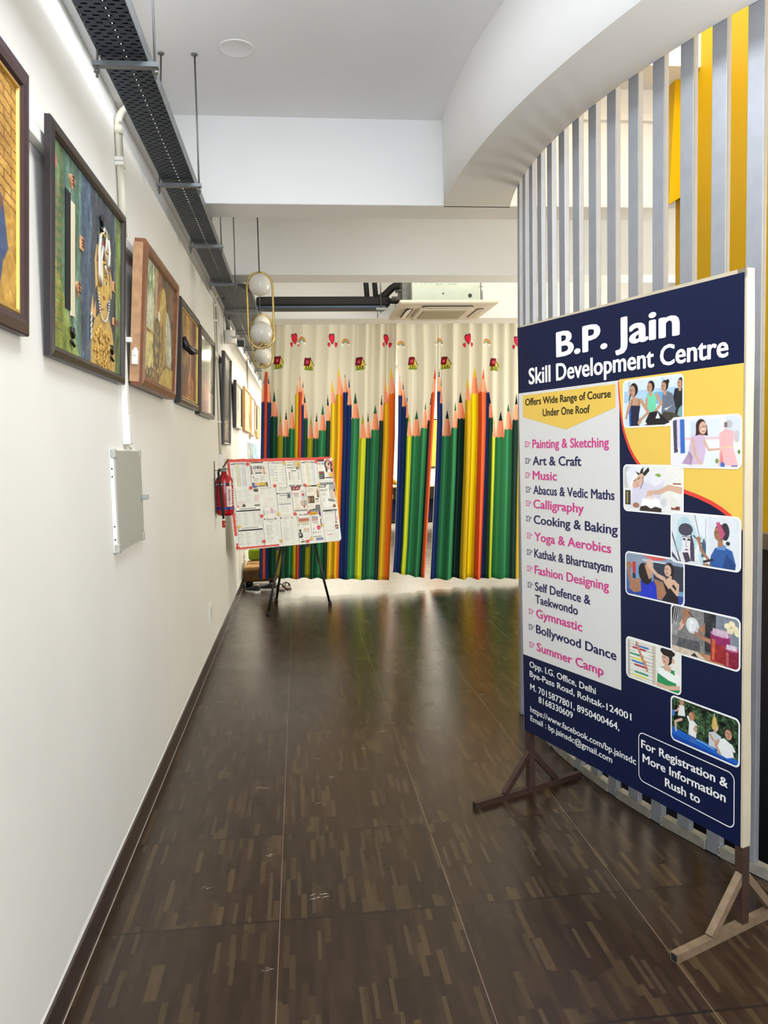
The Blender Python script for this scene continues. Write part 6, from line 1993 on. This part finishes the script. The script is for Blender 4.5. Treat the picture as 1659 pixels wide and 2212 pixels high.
ob = MB().box(-.52, 9.83, .402, -.38, 9.99, .47).build('small_pouch', mat('orange_cloth', (226, 110, 60), 0.8, vary=.15), None, bevel=.02, seg=3)
tag(ob, 'small orange pouch on the green bolster, just under the notice board', 'pouch')


def shoe(label, heel, toe, cat='shoe'):
    a, b = Vector((*heel, 0)), Vector((*toe, 0))
    d = (b - a).normalized()
    n = Vector((-d.y, d.x, 0))
    t = thing('sneaker', label, cat, Matrix(((d.x, n.x, 0, a.x), (d.y, n.y, 0, a.y), (0, 0, 1, 0), (0, 0, 0, 1))), 'black sneakers under the curtain')
    L = (b - a).length
    st = [(0, .022, .070), (.04, .034, .082), (.14, .037, .086), (.28, .036, .080), (.45, .037, .066), (.62, .042, .050), (.80, .042, .040), (.93, .030, .032), (1.0, .010, .026)]

    def loft(f, z0):
        vs, fs, m = [], [], 13
        for u, w, h in st:
            ring = []
            for i in range(m):
                q = PI * i / (m - 1)
                ring.append((u * L, w * math.cos(q) * f, z0 + max(h - z0, .002) * math.sin(q) ** .7))
            vs += ring
        for i in range(len(st) - 1):
            for j in range(m - 1):
                fs.append((i * m + j, i * m + j + 1, (i + 1) * m + j + 1, (i + 1) * m + j))
        fs.append(tuple(range(m)))
        fs.append(tuple((len(st) - 1) * m + j for j in range(m)))
        return MB().add(vs, fs, 0, True)
    loft(1, .020).build('upper', M_BLACK, t)
    pts = [(u * L, w * 1.14) for u, w, h in st]
    pts = [(x, y) for x, y in pts] + [(x, -y) for x, y in reversed(pts)]
    vs = [(x, y, 0) for x, y in pts] + [(x * 1.0, y * .97, .026 if x < .35 * L else .020) for x, y in pts]
    k = len(pts)
    MB().add(vs, [tuple(range(k - 1, -1, -1)), tuple(range(k, 2 * k))] + [(i, (i + 1) % k, k + (i + 1) % k, k + i) for i in range(k)]).build('sole', M_WHITEP, t)
    MB().tube([(L * .10, .022, .084), (L * .03, 0, .090), (L * .10, -.022, .084)], .006, 8).build('heel_lining', mat('pale_pink_lining', (226, 196, 186), .8) if 'pale_pink_lining' not in bpy.data.materials else bpy.data.materials['pale_pink_lining'], t)
    return t


shoe('left black sneaker with a white sole, nearest the skirting under the curtain', (-.500, 8.91), (-.640, 9.10))
shoe('right black sneaker with a white sole, beside the front easel legs', (-.318, 9.03), (-.520, 9.16))


def sandal(label, heel, toe):
    a, b = Vector((*heel, 0)), Vector((*toe, 0))
    d = (b - a).normalized()
    n = Vector((-d.y, d.x, 0))
    t = thing('sandal', label, 'sandal', Matrix(((d.x, n.x, 0, a.x), (d.y, n.y, 0, a.y), (0, 0, 1, 0), (0, 0, 0, 1))), 'brown sandals under the curtain')
    L = (b - a).length
    pts = [(.0, .02), (.1, .032), (.4, .030), (.7, .042), (.9, .036), (1, .012)]
    pts = [(u * L, w) for u, w in pts] + [(u * L, -w) for u, w in reversed(pts)]
    k = len(pts)
    MB().add([(x, y, 0) for x, y in pts] + [(x, y, .018) for x, y in pts], [tuple(range(k - 1, -1, -1)), tuple(range(k, 2 * k))] + [(i, (i + 1) % k, k + (i + 1) % k, k + i) for i in range(k)]).build('sole', mat('taupe_sole', (120, 100, 90), .7) if 'taupe_sole' not in bpy.data.materials else bpy.data.materials['taupe_sole'], t)
    MB().tube([(L * .66, .040 * math.cos(q), .016 + .045 * math.sin(q)) for q in np.linspace(0, PI, 11)], .007, 8).build('strap', M_BROWNM, t)
    MB().tube([(L * .35, .034 * math.cos(q), .016 + .050 * math.sin(q)) for q in np.linspace(0, PI, 11)], .005, 8).build('strap', M_BROWNM, t)


sandal('nearer brown strapped sandal, right of the black sneakers', (-.225, 8.98), (-.275, 9.20))
sandal('farther brown strapped sandal, right of the other sandal', (-.150, 9.06), (-.215, 9.29))

# counter and the person at it, glimpsed between the curtains
ct = thing('counter', 'dark topped counter glimpsed through the gap between the curtains', 'table', (0, 0, 0))
MB().box(1.70, 15.43, .855, 3.1, 16.1, .885).build('top', M_CREAM, ct, bevel=.004)
MB().box(1.72, 15.47, .62, 3.08, 16.08, .855).build('apron', M_BLACKM, ct)
MB().box(1.74, 15.9, .10, 3.06, 15.94, .62).build('back_panel', mat('blue_cloth_panel', (30, 46, 96), .8), ct)
for x in (1.75, 3.05):
    for y in (15.5, 16.05):
        MB().box(x - .025, y - .025, 0, x + .025, y + .025, .62).build('leg', M_BLACKM, ct)
MB().box(1.74, 15.5, .16, 3.06, 15.88, .19).build('shelf', M_BLACKM, ct)
yb = thing('yellow_board', 'amber yellow panel in a dark frame on the far hall wall', 'panel', (0, 0, 0))
MB().box(2.95, 17.965, 1.18, 3.35, 18.0, 2.31).build('frame', M_EBONY, yb)
MB().box(2.98, 17.955, 1.21, 3.32, 17.97, 2.28).build('sheet', mat('amber_sheet', (226, 160, 60), .6), yb)


def skin_mesh(name, verts, edges, radii, m, parent, sub=2):
    me = bpy.data.meshes.new(name)
    me.from_pydata(verts, edges, [])
    o = link(name, me, parent)
    o.modifiers.new('skin', 'SKIN').use_smooth_shade = True
    for i, r in enumerate(radii):
        d = me.skin_vertices[0].data[i]
        d.radius = (r, r) if not isinstance(r, tuple) else r
        d.use_root = (i == 0)
    s = o.modifiers.new('smooth', 'SUBSURF')
    s.levels = s.render_levels = sub
    me.materials.append(m)
    return o


pr = thing('person', 'person in a yellow tunic standing at the counter, one forearm resting on it', 'person', (1.67, 15.24, 0))
M_SKIN = mat('warm_brown_skin', (170, 118, 86), 0.5)
V = [(0, 0, .90), (0, 0, 1.06), (.01, 0, 1.22), (.02, 0, 1.33), (.03, 0, 1.40), (.04, 0, 1.47), (.05, 0, 1.56)]
Rr_ = [(.13, .10), (.115, .09), (.13, .095), (.10, .08), .045, .07, .085]
Ed = [(i, i + 1) for i in range(6)]


def chain(start, pts, rad):
    i = start
    for p_, r_ in zip(pts, rad):
        V.append(p_)
        Rr_.append(r_)
        Ed.append((i, len(V) - 1))
        i = len(V) - 1
    return i


for s in (-1, 1):
    chain(0, [(.0, .09 * s, .84), (.03, .095 * s, .48), (0, .095 * s, .09), (.11, .10 * s, .035)], [.085, .058, .038, .03])
w = chain(3, [(.02, -.155, 1.31), (.06, -.20, 1.06), (.20, -.02 , .96), (.27, .12, .925)], [.055, .042, .034, .026])
pw = chain(w, [(.295, .165, .915)], [.028])
for k, (dx, dy, l_) in enumerate(((.030, .03, .9), (.018, .04, 1.0), (.004, .042, .95), (-.010, .038, .75))):
    chain(pw, [(.295 + dx, .165 + dy, .912), (.295 + dx * 1.5, .165 + dy + .03 * l_, .905), (.295 + dx * 1.7, .165 + dy + .055 * l_, .897)], [.0095, .0085, .0075])
chain(w, [(.30, .13, .915), (.325, .155, .905)], [.011, .009])
w = chain(3, [(.02, .155, 1.31), (.02, .20, 1.04), (.06, .20, .84)], [.055, .042, .030])
pw = chain(w, [(.07, .20, .77)], [.028])
for k, dx in enumerate((.026, .009, -.009, -.024)):
    chain(pw, [(.07 + dx, .20, .73), (.075 + dx, .197, .695), (.07 + dx, .192, .668)], [.0095, .0085, .0075])
chain(w, [(.10, .195, .79), (.115, .19, .755)], [.011, .009])
bd = skin_mesh('body', V, Ed, Rr_, M_SKIN, pr)
skin_mesh('tunic', [(0, 0, .95), (0, 0, .75), (0, 0, .55), (0, 0, 1.08), (.01, 0, 1.22), (.02, 0, 1.335), (.02, -.15, 1.31), (.06, -.20, 1.07), (.20, -.02, .962), (.235, .05, .945), (.02, .15, 1.31), (.02, .20, 1.06)],
          [(0, 1), (1, 2), (0, 3), (3, 4), (4, 5), (5, 6), (6, 7), (7, 8), (8, 9), (5, 10), (10, 11)],
          [(.15, .125), (.17, .15), (.18, .17), (.135, .11), (.145, .11), (.11, .085), .066, .056, .050, .046, .066, .058], mat('yellow_tunic_cloth', (222, 172, 52), .8, vary=.1), pr)
mb = MB().lathe([(.001, -.09), (.07, -.08), (.098, -.03), (.102, .03), (.085, .08), (.04, .105), (.001, .108)], (.032, 0, 1.575), 20)
mb.tube([(-.05, 0, 1.54), (-.085, 0, 1.40), (-.085, 0, 1.22), (-.08, 0, 1.10)], [.045, .035, .026, .01], 10)
mb.build('hair', mat('black_hair', (24, 20, 20), .5), pr)
mb = MB()
for s in (-1, 1):
    mb.lathe([(.001, -.007), (.009, 0), (.001, .007)], (.130, .032 * s, 1.572), 8)
    mb.tube([(.128, .018 * s, 1.592), (.131, .034 * s, 1.596), (.122, .048 * s, 1.59)], .003, 6)
mb.tube([(.134, -.02, 1.512), (.139, 0, 1.511), (.134, .02, 1.512)], .005, 6)
mb.build('eyes_and_mouth', M_EBONY, pr)
mb = MB().tube([(.132, 0, 1.58), (.148, 0, 1.545), (.138, 0, 1.535)], [.007, .012, .009], 8)
for s in (-1, 1):
    mb.lathe([(.001, -.025), (.012, -.01), (.014, .012), (.001, .026)], (.05, .088 * s, 1.555), 8)
mb.build('nose_and_ears', M_SKIN, pr)
skin_mesh('trousers', [(0, 0, .88), (0, .092, .80), (.03, .096, .48), (0, .096, .10), (0, -.092, .80), (.03, -.096, .48), (0, -.096, .10)], [(0, 1), (1, 2), (2, 3), (0, 4), (4, 5), (5, 6)], [(.125, .10), .094, .075, .062, .094, .075, .062], mat('white_trousers', (222, 218, 206), .8), pr)

# ------------------------------------------------------------------ scuffs on the floor tiles
mb = MB()
M_SCUFF = mat('dried_plaster_smear', (150, 140, 124), .8)
for x, y, s in ((.046, 3.407, .035), (-.22, 3.602, .06), (.026, 2.669, .075), (-.143, 2.292, .03), (-.164, 2.979, .04), (.102, 3.676, .045), (.274, 3.748, .04), (.43, 4.255, .05), (.478, 2.937, .008), (.747, 4.259, .03),
                (.994, 5.015, .06), (1.12, 4.80, .05), (-.389, 2.776, .05), (.047, 3.917, .035), (.30, 4.02, .04)):
    r = np.random.default_rng(int(abs(x * 1000)))
    for k in range(5 if s > .01 else 1):
        a = r.random() * .9 - .2
        cx_, cy_ = x + s * (r.random() - .5) * .9, y + s * (r.random() - .5) * .5
        l_, w_ = s * (.25 + .45 * r.random()), s * .05 + .0012
        n_ = 9
        up_ = [(cx_ + (i / n_ - .5) * l_ * math.cos(a) - math.sin(a) * w_ * (.2 + r.random()) * math.sin(PI * i / n_), cy_ + (i / n_ - .5) * l_ * math.sin(a) + math.cos(a) * w_ * (.2 + r.random()) * math.sin(PI * i / n_), .0006) for i in range(n_ + 1)]
        dn_ = [(cx_ + (i / n_ - .5) * l_ * math.cos(a), cy_ + (i / n_ - .5) * l_ * math.sin(a) - .0008, .0006) for i in range(n_, -1, -1)]
        mb.face(up_ + dn_)
o = mb.build('scuff_marks', M_SCUFF, bpy.data.objects['floor'], fix=False)
tag(o, kind='stuff')
